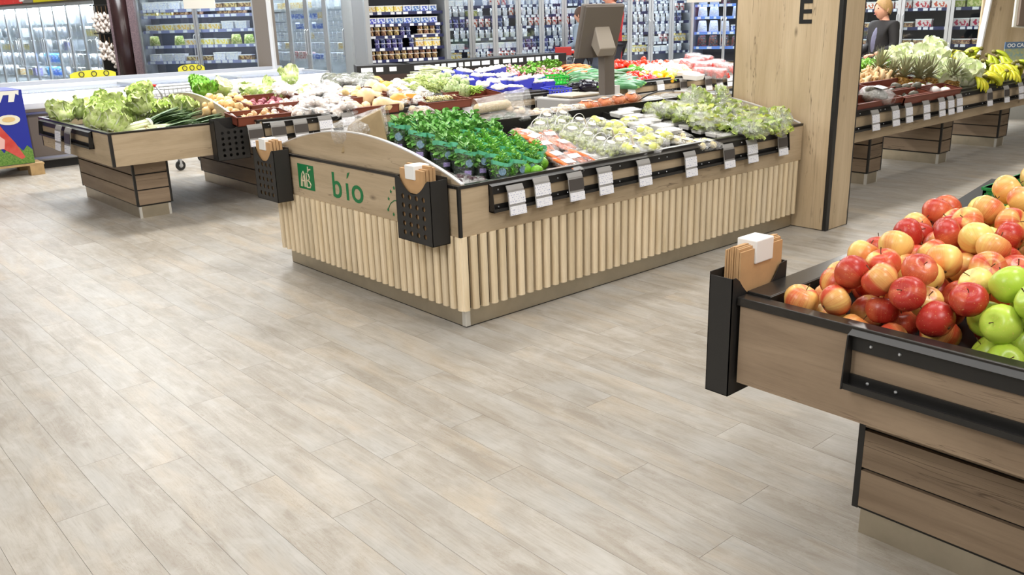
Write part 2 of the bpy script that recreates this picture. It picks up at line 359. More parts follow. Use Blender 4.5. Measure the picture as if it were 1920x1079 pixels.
def bag_bin(label, loc, rz, w=.31, dep=.1, h=.36, scoop_back=False, holes=True, bags=4, sleeve=True, lift=.05, glab=''):
    """local: x width, -y outwards, z up from bin bottom"""
    t = thing('bag_dispenser', label, 'bag holder', loc); t.rotation_euler = (0, 0, rz)
    def sc(a):
        u = a/w; return h-.01 if u < .12 or u > .9 else h-.01-.085*math.sin(math.pi*(u-.12)/.78)**.8
    fr = MB(); perf_plate(fr, (0, -dep, 0), (1, 0, 0), (0, 0, 1), (0, 1, 0), w, h, 4, 5, .0145 if holes else .0005, .035, .02, (w-.07)/4, .05, topfn=(lambda a: h) if scoop_back else sc)
    # small holes between the big ones are punched right through in the photograph; a second finer row
    fr.build('front_plate', binm, t, local=True)
    bk = MB(); K = 16
    for i in range(K):
        a0, a1 = w*i/K, w*(i+1)/K; f = sc if scoop_back else (lambda a: h)
        bk.hexa([(a0, -.003, 0), (a1, -.003, 0), (a1, 0, 0), (a0, 0, 0)], [(a0, -.003, f(a0)), (a1, -.003, f(a1)), (a1, 0, f(a1)), (a0, 0, f(a0))])
    bk.build('back_plate', binm, t, local=True)
    sd = MB(); sd.box(0, .003, -dep, 0, 0, h-.01); sd.box(w-.003, w, -dep, 0, 0, h-.01); sd.box(0, w, -dep, 0, 0, .003); sd.build('side_plate', binm, t, local=True)
    # paper bags standing in it
    M = Matrix.Translation(Vector(loc)) @ Matrix.Rotation(rz, 4, 'Z')
    return t, M
def paper_bags(M, w, dep, z0, h, n, x0, labf, grp, sleeve, base_tilt=0):
    pm_ = []
    for i in range(n):
        y = -dep+.012+(dep-.024)*(i+.5)/n; th = (dep-.03)/n*.42; zz = h-.006*abs(i-n/2)+R.uniform(-.006, .004)
        mb = MB(); ww = w-.06
        prof = [(x0, 0), (x0+ww, 0), (x0+ww, zz), (x0+ww*.62, zz), (x0+ww*.6, zz-.012), (x0+ww*.4, zz-.012), (x0+ww*.38, zz), (x0, zz)]
        mb.hexa([(a, y-th, z0+b) for a, b in prof], [(a, y+th, z0+b) for a, b in prof])
        fold = MB()
        o = mb.build('paper_bag', kraft, local=True); o.matrix_world = M @ Matrix.Translation((R.uniform(-.003, .003), 0, 0)); tag(o, labf, 'paper bag', grp)
    if sleeve:
        a0, a1 = x0+(w-.06)*.28, x0+(w-.06)*.7
        b = MB(); b.box(a0, a1, -dep+.006, -.006, z0+h-.07, z0+h+.006); o = b.build('paper_band', white, local=True, bevel=.004); o.matrix_world = M; tag(o, 'white paper band round '+labf.replace('brown paper bag', 'brown bags').replace(' in the holder',','), 'paper band')
pm_seq = {}
def price_holder_proto(dark, side=0):
    """shelf label holder, local x width .075, hangs on rail, leaning; origin top back"""
    t = thing('price_label', 'x', 'price label'); w = .112
    b = MB(); b.hexa([(0, 0, 0), (w, 0, 0), (w, -.012, -.025), (0, -.012, -.025)], [(0, -.006, 0), (w, -.006, 0), (w, -.018, -.025), (0, -.018, -.025)]); b.hexa([(0, -.012, -.02), (w, -.012, -.02), (w, -.030, -.155), (0, -.030, -.155)], [(0, -.016, -.02), (w, -.016, -.02), (w, -.034, -.155), (0, -.034, -.155)]); b.build('holder', greyp, t, local=True)
    def cardm(z0, z1, mat, nm):
        m = MB(); y = lambda z: -.0165-.018*(-z-.02)/.135
        m.hexa([(.003, y(z1), z1), (w+.002, y(z1), z1), (w+.002, y(z0), z0), (.003, y(z0), z0)], [(.003, y(z1)-.003, z1), (w+.002, y(z1)-.003, z1), (w+.002, y(z0)-.003, z0), (.003, y(z0)-.003, z0)]); m.build(nm, mat, t, local=True, label=('dark blank card' if mat is dkcard else None))
    cardm(-.095, -.035, dkcard if dark else card, 'price_card'); cardm(-.153, -.108, card, 'product_card')
    return t
dkcard = plain('dark_grey_card', (.30, .28, .27), .4)
LP = Proto([price_holder_proto(False)]); LD = Proto([price_holder_proto(True)])
def price_labels(pts, rz, where, dark=(), sc=1.):
    n = len(pts)
    for i, p in enumerate(pts):
        d = i in dark
        (LD if d else LP).put(p, (0, 0, rz), sc, label='%s price label %s on %s' % ('dark-topped' if d else 'white', ordn(i, n), where), group='price labels on '+where)
def rail(parent, a, b, out, z1=.79, z0=.64, y0=0., name='price_rail', bolts=True):
    """price rail from point a to b (both xy), out = outward unit xy"""
    a, b, n = Vector((*a, 0)), Vector((*b, 0)), Vector((*out, 0)); d = (b-a).normalized(); L = (b-a).length
    m = MB(); m.M = Matrix((( d.x, n.x, 0, a.x), (d.y, n.y, 0, a.y), (0, 0, 1, 0), (0, 0, 0, 1)))
    m.box(0, L, .004, .012, z1-.058, z1); m.hexa([(0, .004, z1), (L, .004, z1), (L, .03, z1-.012), (0, .03, z1-.012)], [(0, .004, z1+.004), (L, .004, z1+.004), (L, .032, z1-.009), (0, .032, z1-.009)])
    m.box(0, L, .004, .01, z0, z0+.035); m.box(0, L, .004, .045, z0-.002, z0+.004); m.box(0, L, .042, .046, z0, z0+.016)
    r = m.build(name, blk, parent)
    for s_ in (0, L-.004): e = MB(); e.M = m.M; e.hexa([(s_, .004, z0-.002), (s_+.004, .004, z0-.002), (s_+.004, .004, z1), (s_, .004, z1)], [(s_, .05, z0-.002), (s_+.004, .05, z0-.002), (s_+.004, .034, z1-.01), (s_, .034, z1-.01)]); e.build('end_bracket', blk, r)
    if bolts:
        q = MB(); q.M = m.M
        for k in range(int(L/.45)+1):
            for xx in (.06+k*.45, .14+k*.45):
                if xx < L:
                    for zz in (z1-.035, z0+.02): q.ell((xx, .013, zz), (.005, .004, .005), 6, 4)
        q.build('bolt', alu, r)
    return r
def text_mesh(s, size, font_scale_x=1.0, extrude=.002, bold=0):
    cu = bpy.data.curves.new('t', 'FONT'); cu.body = s; cu.size = size; cu.extrude = extrude; cu.offset = bold; cu.resolution_u = 4
    o = bpy.data.objects.new('t', cu); COL.objects.link(o); dg = bpy.context.evaluated_depsgraph_get(); me = bpy.data.meshes.new_from_object(o.evaluated_get(dg)); bpy.data.objects.remove(o)
    return me
def text_part(s, size, mat, parent, name, M, sx=1., bold=0, world=True, extrude=.001):
    me = text_mesh(s, size, extrude=extrude, bold=bold); T = M @ Matrix.Diagonal((sx, 1, 1, 1))
    if world and parent is not None: T = Matrix.Translation(-Vector(WL[parent])) @ T
    me.transform(T); me.materials.clear(); me.materials.append(mat); o = bpy.data.objects.new(name, me); COL.objects.link(o); o.parent = parent; WL[o] = WL.get(parent, Vector((0, 0, 0))); return o
def arc_board(parent, x0, x1, y0, y1, zf, zb, name, mat, K=24):
    m = MB(); e = MB()
    for i in range(K):
        a, b = y0+(y1-y0)*i/K, y0+(y1-y0)*(i+1)/K
        m.hexa([(x0, a, zb), (x1, a, zb), (x1, b, zb), (x0, b, zb)], [(x0, a, zf(a)), (x1, a, zf(a)), (x1, b, zf(b)), (x0, b, zf(b))])
        e.hexa([(x0-.001, a, zf(a)), (x1+.001, a, zf(a)), (x1+.001, b, zf(b)), (x0-.001, b, zf(b))], [(x0-.001, a, zf(a)+.007), (x1+.001, a, zf(a)+.007), (x1+.001, b, zf(b)+.007), (x0-.001, b, zf(b)+.007)])
    o = m.build(name, mat, parent); e.build('edge_band', plain('pale_edge_band', (.82, .81, .80), .35), o); return o
def arcz(y, y0, y1, zb, zt): u = (y-y0)/(y1-y0); return zb+(zt-zb)*max(0, math.sin(math.pi*u))**.85
# ================================================================== BIO STAND
L_, W_ = 3.32, 2.1
bio = thing('produce_stand', 'slatted oak produce stand marked bío in the middle of the floor', 'display stand', (0, 0, 0))
MB().box(.05, L_-.0, .05, W_-.05, 0.006, .125).build('plinth', steel, bio)
MB().box(.045, .08, .045, .08, 0.006, .13).build('plinth_corner', plain('pale_steel', (.88, .87, .84), .3, .5), bio, bevel=.004)
MB().box(.052, L_, .052, W_-.052, 0.0, .008).build('base_gasket', blkp, bio)
MB().box(.022, L_, .022, W_-.022, .12, .54).build('backing_panel', plain('dark_brown_backing', (.20, .15, .10), .7), bio)
def slat_mesh(nm, ax):
    prof = [(-.0225, .022), (-.0225, .004), (-.017, -.007), (-.006, -.0115), (.006, -.0115), (.017, -.007), (.0225, .004), (.0225, .022)]
    m = MB(); m.hexa([((a, b) if ax == 0 else (b, -a))+(.118,) for a, b in prof], [((a, b) if ax == 0 else (b, -a))+(.53,) for a, b in prof]); return m.mesh(nm, slatm)
sx_, sy_ = slat_mesh('slat', 0), slat_mesh('slat', 1)
PIT = .0675
def slat(me, x, y):
    o = bpy.data.objects.new('slat', me); COL.objects.link(o); o.parent = bio; o.location = (x, y, 0)
slat(sx_, .0215, 0)
for i in range(1, 49): slat(sx_, .022+i*PIT, 0)
for i in range(0, 31): slat(sy_, 0, .022+.005+i*PIT)
MB().box(0, L_, 0, .022, .53, .79).build('front_fascia', oakx, bio); MB().box(0, .022, .022, W_, .53, .79).build('end_fascia', oaky, bio)
MB().box(0, L_, W_-.022, W_, .53, .79).build('back_fascia', oakx, bio); MB().box(L_-.022, L_, .022, W_-.022, .53, .79).build('end_fascia', oaky, bio)
MB().box(-.004, .014, -.004, .014, .53, .80).build('corner_strip', blk, bio, bevel=.002)
m = MB(); m.box(-.006, L_, -.006, .035, .79, .808); m.box(-.006, .035, .035, W_+.006, .79, .808); m.box(.035, L_, W_-.035, W_+.006, .79, .808); m.build('rim', blkg, bio, bevel=.003)
tr_ = lambda y: .70+.15*y
m = MB(); m.prism([(.035, tr_(.035)), (1.05, tr_(1.05)), (1.05, .6), (.035, .6)], 0, .04, L_-.04); m.prism([(1.05, tr_(1.05)), (W_-.035, tr_(.035)), (W_-.035, .6), (1.05, .6)], 0, .04, L_-.04); m.build('tray_floor', blkp, bio)
MB().box(.04, L_-.04, 1.035, 1.06, .72, .962).build('spine_board', blkp, bio); MB().box(.035, L_-.035, 1.03, 1.066, .962, .97).build('spine_cap', blkg, bio)
for xx in (1.06, 1.29+.02, 2.22, 2.66):
    m = MB(); h = .0 if xx != 1.31 else -.02; m.prism([(.035, .66), (1.035, .66), (1.035, .93+h), (.035, .785+h)], 0, xx-.006, xx+.006); m.build('divider', blk, bio)
af = lambda y: arcz(y, -.02, W_+.02, .80, 1.0)
arc_board(bio, .02, .04, .0, W_, af, .79, 'end_board', oaky); arc_board(bio, L_-.05, L_-.03, .0, W_, af, .79, 'end_board', oaky)
rail(bio, (.20, 0), (3.08, 0), (0, -1))
# lettering on the end fascia (faces -X; letters run towards -Y)
green = plain('print_green', (.05, .46, .25), .5)
Me = lambda y, z, x=-.0015: Matrix(((0, 0, -1, x), (-1, 0, 0, y), (0, 1, 0, z), (0, 0, 0, 1)))
lt = text_part('b', .23, green, bio, 'letter', Me(1.305, .585), 1.1, .0015); text_part('\u0131', .23, green, bio, 'letter', Me(1.145, .585), 1.1, .0015); text_part('o', .23, green, bio, 'letter', Me(1.075, .585), 1.15, .0015)
m = MB(); m.M = Me(1.115, .735); m.hexa([(0, -.015, -.001), (.012, -.01, -.001), (.04, .028, -.001), (.012, .02, -.001)], [(0, -.015, .001), (.012, -.01, .001), (.04, .028, .001), (.012, .02, .001)]); m.build('leaf_accent', green, bio)
m = MB(); m.M = Me(1.735, .588); m.box(0, .21, 0, .165, -.001, .0008); m.build('logo_square', green, bio)
wl = plain('print_cream', (.86, .80, .68), .5)
m = MB(); m.M = Me(1.735, .588, -.004)
def stroke(mb, pts, r=.0045): mb.tube([(a, b, 0) for a, b in pts], r, 4)
stroke(m, [(.035, .015), (.045, .07), (.06, .105), (.075, .118), (.088, .1), (.094, .06), (.097, .015)]); stroke(m, [(.044, .055), (.094, .055)]); stroke(m, [(.052, .015), (.062, .07), (.074, .09), (.08, .06), (.082, .015)], .003)
stroke(m, [(.115, .015), (.115, .11), (.145, .105), (.155, .085), (.145, .068), (.12, .063), (.15, .058), (.168, .038), (.155, .018), (.115, .015)]); stroke(m, [(.135, .118), (.15, .135), (.175, .14)], .005); stroke(m, [(.14, .128), (.142, .155)], .004)
m.build('logo_letters', wl, bio)
m = MB()
def star(cy, cz, r=.012):
    m.M = Me(cy, cz); pts = [(math.cos(math.pi/2+k*math.pi/5)*(r if k % 2 == 0 else r*.45), math.sin(math.pi/2+k*math.pi/5)*(r if k % 2 == 0 else r*.45)) for k in range(10)]
    m.hexa([(a, b, -.001) for a, b in pts], [(a, b, .001) for a, b in pts])
for a, b in ((.60, .725), (.635, .70), (.662, .655), (.675, .588), (.62, .568), (.575, .555), (.53, .55), (.49, .56), (.56, .735), (.51, .738)): star(a, b)
m.M = Me(.675, .59); m.tube([(0, 0, 0), (.03, .04, 0), (.07, .062, 0), (.13, .068, 0)], .003, 4); m.build('star_emblem', green, bio)
price_labels([ay(p, q, -.03)-Vector((.06, 0, 0)) for p, q in ((963, 346), (1012, 332), (1075, 323), (1130, 313), (1204, 299), (1291, 284), (1363, 270), (1407, 261), (1464, 249))], 0, 'the front rail of the slatted stand', (2, 6, 8), 1.05)
for (yy, n, h) in ((.395, 'right', 1), (2.115, 'left', 1)):
    t, M = bag_bin('black perforated bag holder on the %s corner of the bío end panel' % n, (-.012, yy, .49), -math.pi/2, w=.32 if n == 'right' else .3, dep=.115)
    paper_bags(M, .27, .115, .01, .40, 4, .03, 'brown paper bag in the holder at the %s corner of the bío panel' % n, 'brown bags in the %s bío holder' % n, True)
# ================================================================== COLUMN
colm = thing('clad_column', 'tall oak-clad column lettered E behind the slatted stand', 'column', (3.34, -.24, 0))
cx0, cx1, cy0, cy1 = 3.34, 3.665, -.24, .66
m = MB(); m.box(cx0, cx0+.02, cy0+.03, cy1-.012, .006, 4.4); m.build('side_panel', oakz, colm)
MB().box(cx0+.045, cx1-.012, cy0, cy0+.02, .006, 4.4).build('front_panel', oakz, colm); MB().box(cx1-.02, cx1, cy0+.02, cy1-.012, .006, 4.4).build('side_panel', oakz, colm); MB().box(cx0+.02, cx1-.02, cy1-.02, cy1, .006, 4.4).build('back_panel', oakz, colm)
MB().box(cx0+.03, cx1-.03, cy0+.03, cy1-.03, 0, 4.4).build('core', blkp, colm)
for a, b, c, d in ((cx0-.002, cx0+.045, cy0-.002, cy0+.03), (cx1-.012, cx1+.002, cy0-.002, cy0+.02), (cx0-.002, cx0+.014, cy1-.012, cy1+.002)): MB().box(a, b, c, d, 0, 4.4).build('corner_strip', blk, colm, bevel=.002)
text_part('E', .24, plain('black_print', (.06, .06, .06), .5), colm, 'letter', Me(.115, 1.535, 3.338), 1.0, .004)
# ================================================================== OTHER STANDS
def pedestal(t, x0, x1, y0, y1, top, rec=.02, ph=.125):
    MB().box(x0+rec, x1-rec, y0+rec, y1-rec, .0, ph).build('plinth', steel, t); MB().box(x0+.015, x1-.015, y0+.015, y1-.015, ph-.02, top).build('core', blkp, t)
    ns = 3; hh = (top-ph+.01)/ns
    for a, b, c, d in ((x0+rec-.002, x0+rec+.02, y0+rec-.002, y0+rec+.02), (x1-rec-.02, x1-rec+.002, y0+rec-.002, y0+rec+.02)): MB().box(a, b, c, d, 0, ph).build('plinth_corner', plain('pale_steel', (.88, .87, .84), .3, .5), t)
    for k in range(ns):
        a, b = ph-.01+k*hh+.006, ph-.01+(k+1)*hh-.006
        MB().box(x0+.018, x1-.018, y0, y0+.016, a, b).build('board', oakdx, t); MB().box(x0+.018, x1-.018, y1-.016, y1, a, b).build('board', oakdx, t)
        MB().box(x0, x0+.016, y0+.018, y1-.018, a, b).build('board', oakd, t); MB().box(x1-.016, x1, y0+.018, y1-.018, a, b).build('board', oakd, t)
    for a, b in ((x0, y0), (x1-.018, y0), (x0, y1-.018), (x1-.018, y1-.018)): MB().box(a-.001, a+.019, b-.001, b+.019, ph-.012, top).build('corner_strip', blk, t)
def stand(label, x0, x1, y0, y1, peds, zb=.52, rimw=.035, trays=True, mats=(oakx, oaky)):
    t = thing('produce_stand', label, 'display stand', (x0, y0, 0))
    mx, my = mats
    MB().box(x0, x1, y0, y0+.02, zb, .79).build('front_fascia', mx, t); MB().box(x0, x1, y1-.02, y1, zb, .79).build('back_fascia', mx, t)
    MB().box(x0, x0+.02, y0+.02, y1-.02, zb, .79).build('end_fascia', my, t); MB().box(x1-.02, x1, y0+.02, y1-.02, zb, .79).build('end_fascia', my, t)
    for a, b in ((x0, y0), (x1-.018, y0), (x0, y1-.018), (x1-.018, y1-.018)): MB().box(a-.003, a+.018+.003, b-.003, b+.021, zb-.001, .795).build('corner_strip', blk, t)
    m = MB(); m.box(x0-.006, x1+.006, y0-.006, y0+rimw, .79, .807); m.box(x0-.006, x1+.006, y1-rimw, y1+.006, .79, .807); m.box(x0-.006, x0+rimw, y0+rimw, y1-rimw, .79, .807); m.box(x1-rimw, x1+.006, y0+rimw, y1-rimw, .79, .807); m.build('rim', blkg, t, bevel=.002)
    MB().box(x0+.02, x1-.02, y0+.02, y1-.02, zb+.01, .70).build('tray_floor', blkp, t)
    for p in peds: pedestal(t, *p, zb+.012)
    return t
# left stand (lettuces, leeks)
ls = stand('low oak stand of lettuces and leeks at left', -.43, .78, 4.17, 6.3, [(-.21, .11, 4.41, 6.0)])
arc_board(ls, .70, .72, 4.19, 6.28, lambda y: arcz(y, 4.15, 6.32, .80, 1.0), .70, 'end_board', oaky)
rail(ls, (-.43, 6.2), (-.43, 4.6), (-1, 0), bolts=False)
price_labels([Vector((-.46, y, .785)) for y in (5.55, 5.25)], -math.pi/2, 'the end rail of the lettuce stand', (1,), 1.5)
t, M = bag_bin('black perforated bag holder on the lettuce stand corner', (.44, 4.165, .47), 0, w=.31, dep=.10, h=.37, holes=True)
# mid display
ms = stand('long oak stand of loose vegetables across the middle', .82, 10.3, 4.0, 6.0, [(x, x+.55, 4.3, 5.9) for x in (1.0, 3.0, 5.0, 7.0)], zb=.56)
rail(ms, (.86, 4.0), (8.6, 4.0), (0, -1), z1=.785, z0=.62)
# right display
rs = stand('oak stand of pineapples and bananas beyond the column', 3.95, 10.6, .22, 1.2, [(x, x+.26, .42, 1.1) for x in (5.25, 6.8, 8.35)], zb=.50)
rail(rs, (4.0, .22), (9.5, .22), (0, -1), z1=.785, z0=.60)
# apple stand near right: long face looks towards -X
as_ = thing('produce_stand', 'brown oak apple stand with black rim at the near right', 'display stand', (-.54, -2.1, 0))
X0, X1, Y0, Y1 = -.54, 1.30, -3.5, -2.1
MB().box(X0, X0+.02, Y0, Y1-.0, .515, .788).build('front_fascia', oakd, as_); MB().box(X0+.02, X1, Y1-.02, Y1, .515, .788).build('end_fascia', oakdx, as_); MB().box(X1-.02, X1, Y0, Y1-.02, .515, .788).build('back_fascia', oakd, as_); MB().box(X0+.02, X1-.02, Y0, Y0+.02, .515, .788).build('end_fascia', oakdx, as_)
m = MB(); m.box(X0-.008, X0+.042, Y0, Y1+.008, .772, .80); m.build('rim', blkg, as_, bevel=.003)
m = MB(); m.box(X0+.044, X1, Y1-.075, Y1+.008, .785, .808); m.box(X0+.044, X1, Y1-.078, Y1-.074, .75, .806); m.build('rim_plate', blkg, as_, bevel=.002)
MB().box(X1-.04, X1+.008, Y0, Y1-.078, .785, .808).build('rim', blkg, as_)
at = lambda x: .70+.12*(x+.5)
m = MB(); m.prism([(X0+.02, .6), (X1-.02, .6), (X1-.02, at(X1)), (X0+.02, at(X0))], 1, Y0+.02, Y1-.02); m.build('tray_floor', blkp, as_)
rl = rail(as_, (X0, -2.47), (X0, -3.42), (-1, 0), z1=.79, z0=.625)
pedestal(as_, -.30, 1.05, -3.25, -2.4, .52, ph=.11)
t, M = bag_bin('black metal bag holder on the near apple stand corner', (X0-.03, Y1-.0, .47), 0, w=.30, dep=.085, h=.40, scoop_back=True)
# it hangs on the end face, beyond the stand: turn it so its back plate meets the fascia
t.location = (X0+.27, Y1+.012, .47); t.rotation_euler = (0, 0, math.pi)
M = Matrix.Translation((X0+.27, Y1+.012, .47)) @ Matrix.Rotation(math.pi, 4, 'Z')
paper_bags(M, .29, .085, .01, .47, 8, .01, 'large brown paper bag in the near apple stand holder', 'brown bags in the apple stand holder', True)
# labels on the rails of the far stands
price_labels([ay(a, b, 3.95)+Vector((-.06, 0, .055)) for a, b in ((475, 245), (518, 240), (560, 235), (606, 228), (649, 222), (844, 207), (872, 203), (1008, 190), (1043, 184), (1180, 168), (1235, 160), (1278, 155), (1325, 150), (1345, 145), (1365, 143))], 0, 'the rail of the long vegetable stand', (0, 1, 2, 7, 8, 11, 12, 13), 1.25)
price_labels([ay(a, b, .17)+Vector((-.05, 0, .085)) for a, b in ((1635, 225), (1673, 217), (1698, 211), (1731, 206), (1760, 200), (1777, 197), (1793, 193), (1850, 182), (1882, 176), (1909, 170))], 0, 'the pineapple stand rail', (7, 8), 1.15)
# ================================================================== PRODUCE helpers
def heap(n, bounds, base, r, tries=24, top=None, rr=None, keep=None, zq=1., zmax=None):
    """drop spheres of radius r one by one on base(x,y); each takes the lowest of some tried spots"""
    P = []; x0, x1, y0, y1 = bounds
    for i in range(n):
        q = r if rr is None else R.uniform(*rr); best = None
        for k in range(tries):
            x, y = R.uniform(x0+q, x1-q), R.uniform(y0+q, y1-q)
            if keep and not keep(x, y): continue
            z = base(x, y)+q*zq
            for (a, b, c, s) in P:
                d2 = (x-a)**2+(y-b)**2; t_ = (q+s)**2*.94
                if d2 < t_: z = max(z, c+math.sqrt(t_-d2)*zq)
            if zmax and z > zmax(x, y): continue
            sc = z-base(x, y)-(top(x, y) if top else 0)
            if best is None or sc < best[0]: best = (sc, x, y, z, q)
        if best: P.append(best[1:])
    return P
def rndrot(a=math.pi): return (R.uniform(-a, a), R.uniform(-a, a), R.uniform(-math.pi, math.pi))
def applemat(name, red, yel, lo, hi):
    t = NT(name); o = t.obj(); sep = t.n('SeparateXYZ'); t.l(o, sep.inputs[0])
    ang = t.math('ARCTAN2', sep.outputs[1], sep.outputs[0]); cx = t.n('CombineXYZ'); t.l(t.math('COSINE', ang), cx.inputs[0]); t.l(t.math('SINE', ang), cx.inputs[1]); t.l(t.math('MULTIPLY', sep.outputs[2], 4.), cx.inputs[2])
    oi = t.n('ObjectInfo').outputs['Random']; va = t.n('VectorMath'); va.operation = 'ADD'; t.l(cx.outputs[0], va.inputs[0]); cc = t.n('CombineXYZ'); t.l(t.math('MULTIPLY', oi, 40), cc.inputs[0]); t.l(cc.outputs[0], va.inputs[1])
    big = t.noise(va.outputs[0], .8, 1, .4); st = t.noise(t.vmap(va.outputs[0], (22, 22, 1.5)), 1, 2, .6); sp = t.noise(o, 230, 1, .5)
    f = t.ramp(t.math('ADD', t.math('ADD', big, t.math('MULTIPLY', t.math('SUBTRACT', st, .5), .28)), t.math('MULTIPLY', t.math('SUBTRACT', oi, .5), .22)), lo, hi)
    c = t.mix(f, lin(yel), lin(red)); c = t.mix(t.math('MULTIPLY', t.ramp(sp, .68, .74), .45), c, lin((.93, .78, .5)))
    t.l(c, t.b.inputs['Base Color']); t.b.inputs['Roughness'].default_value = .32; t.b.inputs['Specular IOR Level'].default_value = .45; t.b.inputs['Subsurface Weight'].default_value = .0
    return t.m
am_mix = applemat('red_yellow_apple_skin', (.80, .30, .20), (.92, .76, .44), .36, .62); am_red = applemat('deep_red_apple_skin', (.70, .19, .15), (.86, .48, .30), .22, .56); am_yel = applemat('yellow_apple_skin', (.90, .56, .30), (.93, .83, .48), .46, .74)
am_grn = applemat('green_apple_skin', (.66, .78, .24), (.75, .84, .32), .3, .7); am_gry = applemat('pale_yellow_apple_skin', (.90, .82, .38), (.93, .86, .45), .3, .7)
brn = plain('brown_stem', (.33, .23, .12), .8)
def apple(nm, mat, lab, r=.05, kind='apple', stick=False):
    m = MB(); pr = []
    for i in range(13):
        a = math.pi*i/12; z = -math.cos(a)*.88; q = math.sin(a)**.86*1.0*(1+.07*math.cos(a)*-1)
        d = .20*math.exp(-((math.sin(a))/.30)**2) if i > 6 else .12*math.exp(-((math.sin(a))/.25)**2)
        pr.append((max(q*r, .0006), (z-(d if i > 6 else -d))*r))
    m.lathe(pr, 18, wob=.07, seed=R.random()*9); o = m.build(nm, mat, smooth=True); tag(o, lab, kind)
    s = MB(); s.tube([(0, 0, r*.62), (.002, .001, r*.85), (.006, .002, r*1.08)], [.0014, .0012, .0018], 5); s.build('stem', brn, o, local=True)
    c_ = MB(); c_.ell((0, 0, -r*.76), (.006, .006, .004), 6, 4); c_.build('calyx', brn, o, local=True)
    if stick:
        g = MB(); g.M = Matrix.Rotation(.4, 4, 'Z') @ Matrix.Rotation(.9, 4, 'Y') @ Matrix.Translation((0, 0, r*.985)); g.lathe([(.011, -.001), (.011, .0008)], 12); g.build('sticker', printed('fruit_sticker', (.92, .95, .99), (.15, .4, .75), 5, (0, 1)), o, local=True, label='small white and blue oval fruit sticker')
    return o
# ---- apples
A = [apple('apple', am_mix, 'red and yellow striped apple on the near stand'), apple('apple', am_red, 'deep red apple on the near stand'), apple('apple', am_yel, 'yellow apple with a light blush on the near stand'), apple('apple', am_mix, 'red apple with a blue and white sticker', stick=True), apple('green_apple', am_grn, 'bright green apple on the near stand'), apple('apple', am_gry, 'pale yellow apple on the near stand')]
PA = Proto(A)
def isgreen(x, y):                      # green ones lie at the camera side, right of the frame
    return y < -2.52-.38*(x+.5)-.10 and x > -.40 or y < -2.80
pts = heap(260, (X0+.045, .95, -3.05, Y1-.08), lambda x, y: at(x)-.01, .05, 30, top=lambda x, y: .05+.05*min(1, (x+.5)/.6), rr=(.046, .054), keep=lambda x, y: not (x > .56 and y > -2.80), zmax=lambda x, y: .82+.11*(x+.5)+min((Y1-.12-y)*.45, .10))
nap = 0
for (x, y, z, q) in pts:
    d = Vector((x, y, z))-CP; dz = d.dot(CF); u = 960+FPX*d.dot(CR)/dz
    if u > 1990: continue
    nap += 1
    w = 4 if isgreen(x, y) else (5 if (x > .42 and R.random() < .55) else R.choices([0, 1, 2, 3], [6, 5, 2.2, .7])[0])
    PA.put((x, y, z), rndrot(1.2), q/.05, which=w, group='apples on the near stand')
for (x, y, z, q) in heap(130, (X0+.045, 1.24, -3.46, -3.03), lambda x, y: at(x)-.01, .05, 30, rr=(.046, .054), zmax=lambda x, y: .90+.11*(x+.5)): PA.put((x, y, z), rndrot(1.2), q/.05, which=4, group='apples on the near stand')
for (x, y, z, q) in heap(34, (.96, 1.24, -3.02, -2.82), lambda x, y: at(x)-.01, .05, 30): PA.put((x, y, z), rndrot(1.2), q/.05, which=4, group='apples on the near stand')
crate_g = plain('green_crate_plastic', (.05, .52, .27), .4)
def crate(nm, lab, mat, x0, x1, y0, y1, z0, h, cat='crate', wall=.012, slope=0, slots=True):
    t = thing(nm, lab, cat, (x0, y0, z0)); b = MB(); b.box(x0, x1, y0, y1, z0, z0+.008); b.build('base', mat, t)
    def side(p0, p1, nx, ny):
        m = MB(); L = math.hypot(p1[0]-p0[0], p1[1]-p0[1]); dx, dy = (p1[0]-p0[0])/L, (p1[1]-p0[1])/L
        m.M = Matrix(((dx, nx, 0, p0[0]), (dy, ny, 0, p0[1]), (0, 0, 1, z0), (0, 0, 0, 1)))
        m.box(0, L, 0, wall, h*.82, h); m.box(-.0, L, -.006, wall, h*.92, h)
        if slots:
            m.box(0, L, 0, wall, 0, h*.2); n = max(3, int(L/.05))
            for i in range(n+1): m.box(L*i/n-.006 if i else 0, L*i/n+.006 if i < n else L, 0, wall, h*.2, h*.82)
            m.box(0, L, .002, wall-.002, h*.48, h*.54)
        else: m.box(0, L, 0, wall, 0, h*.82)
        m.build('side_wall', mat, t)
    side((x0, y0), (x1, y0), 0, 1); side((x0, y1), (x1, y1), 0, -1); side((x0, y0), (x0, y1), 1, 0); side((x1, y0), (x1, y1), -1, 0)
    return t
c_ = az(1880, 372, 1.07)
crate('plastic_crate', 'green slotted plastic crate of apples on the near stand', crate_g, .60, 1.2, -2.80, -2.34, .885, .12)
for (x, y, z, q) in heap(34, (.62, 1.18, -2.78, -2.36), lambda x, y: .895, .048, 20): PA.put((x, y, z), rndrot(1.2), .95, which=R.choice((2, 5)), group='apples in the green crate')
PA.purge()
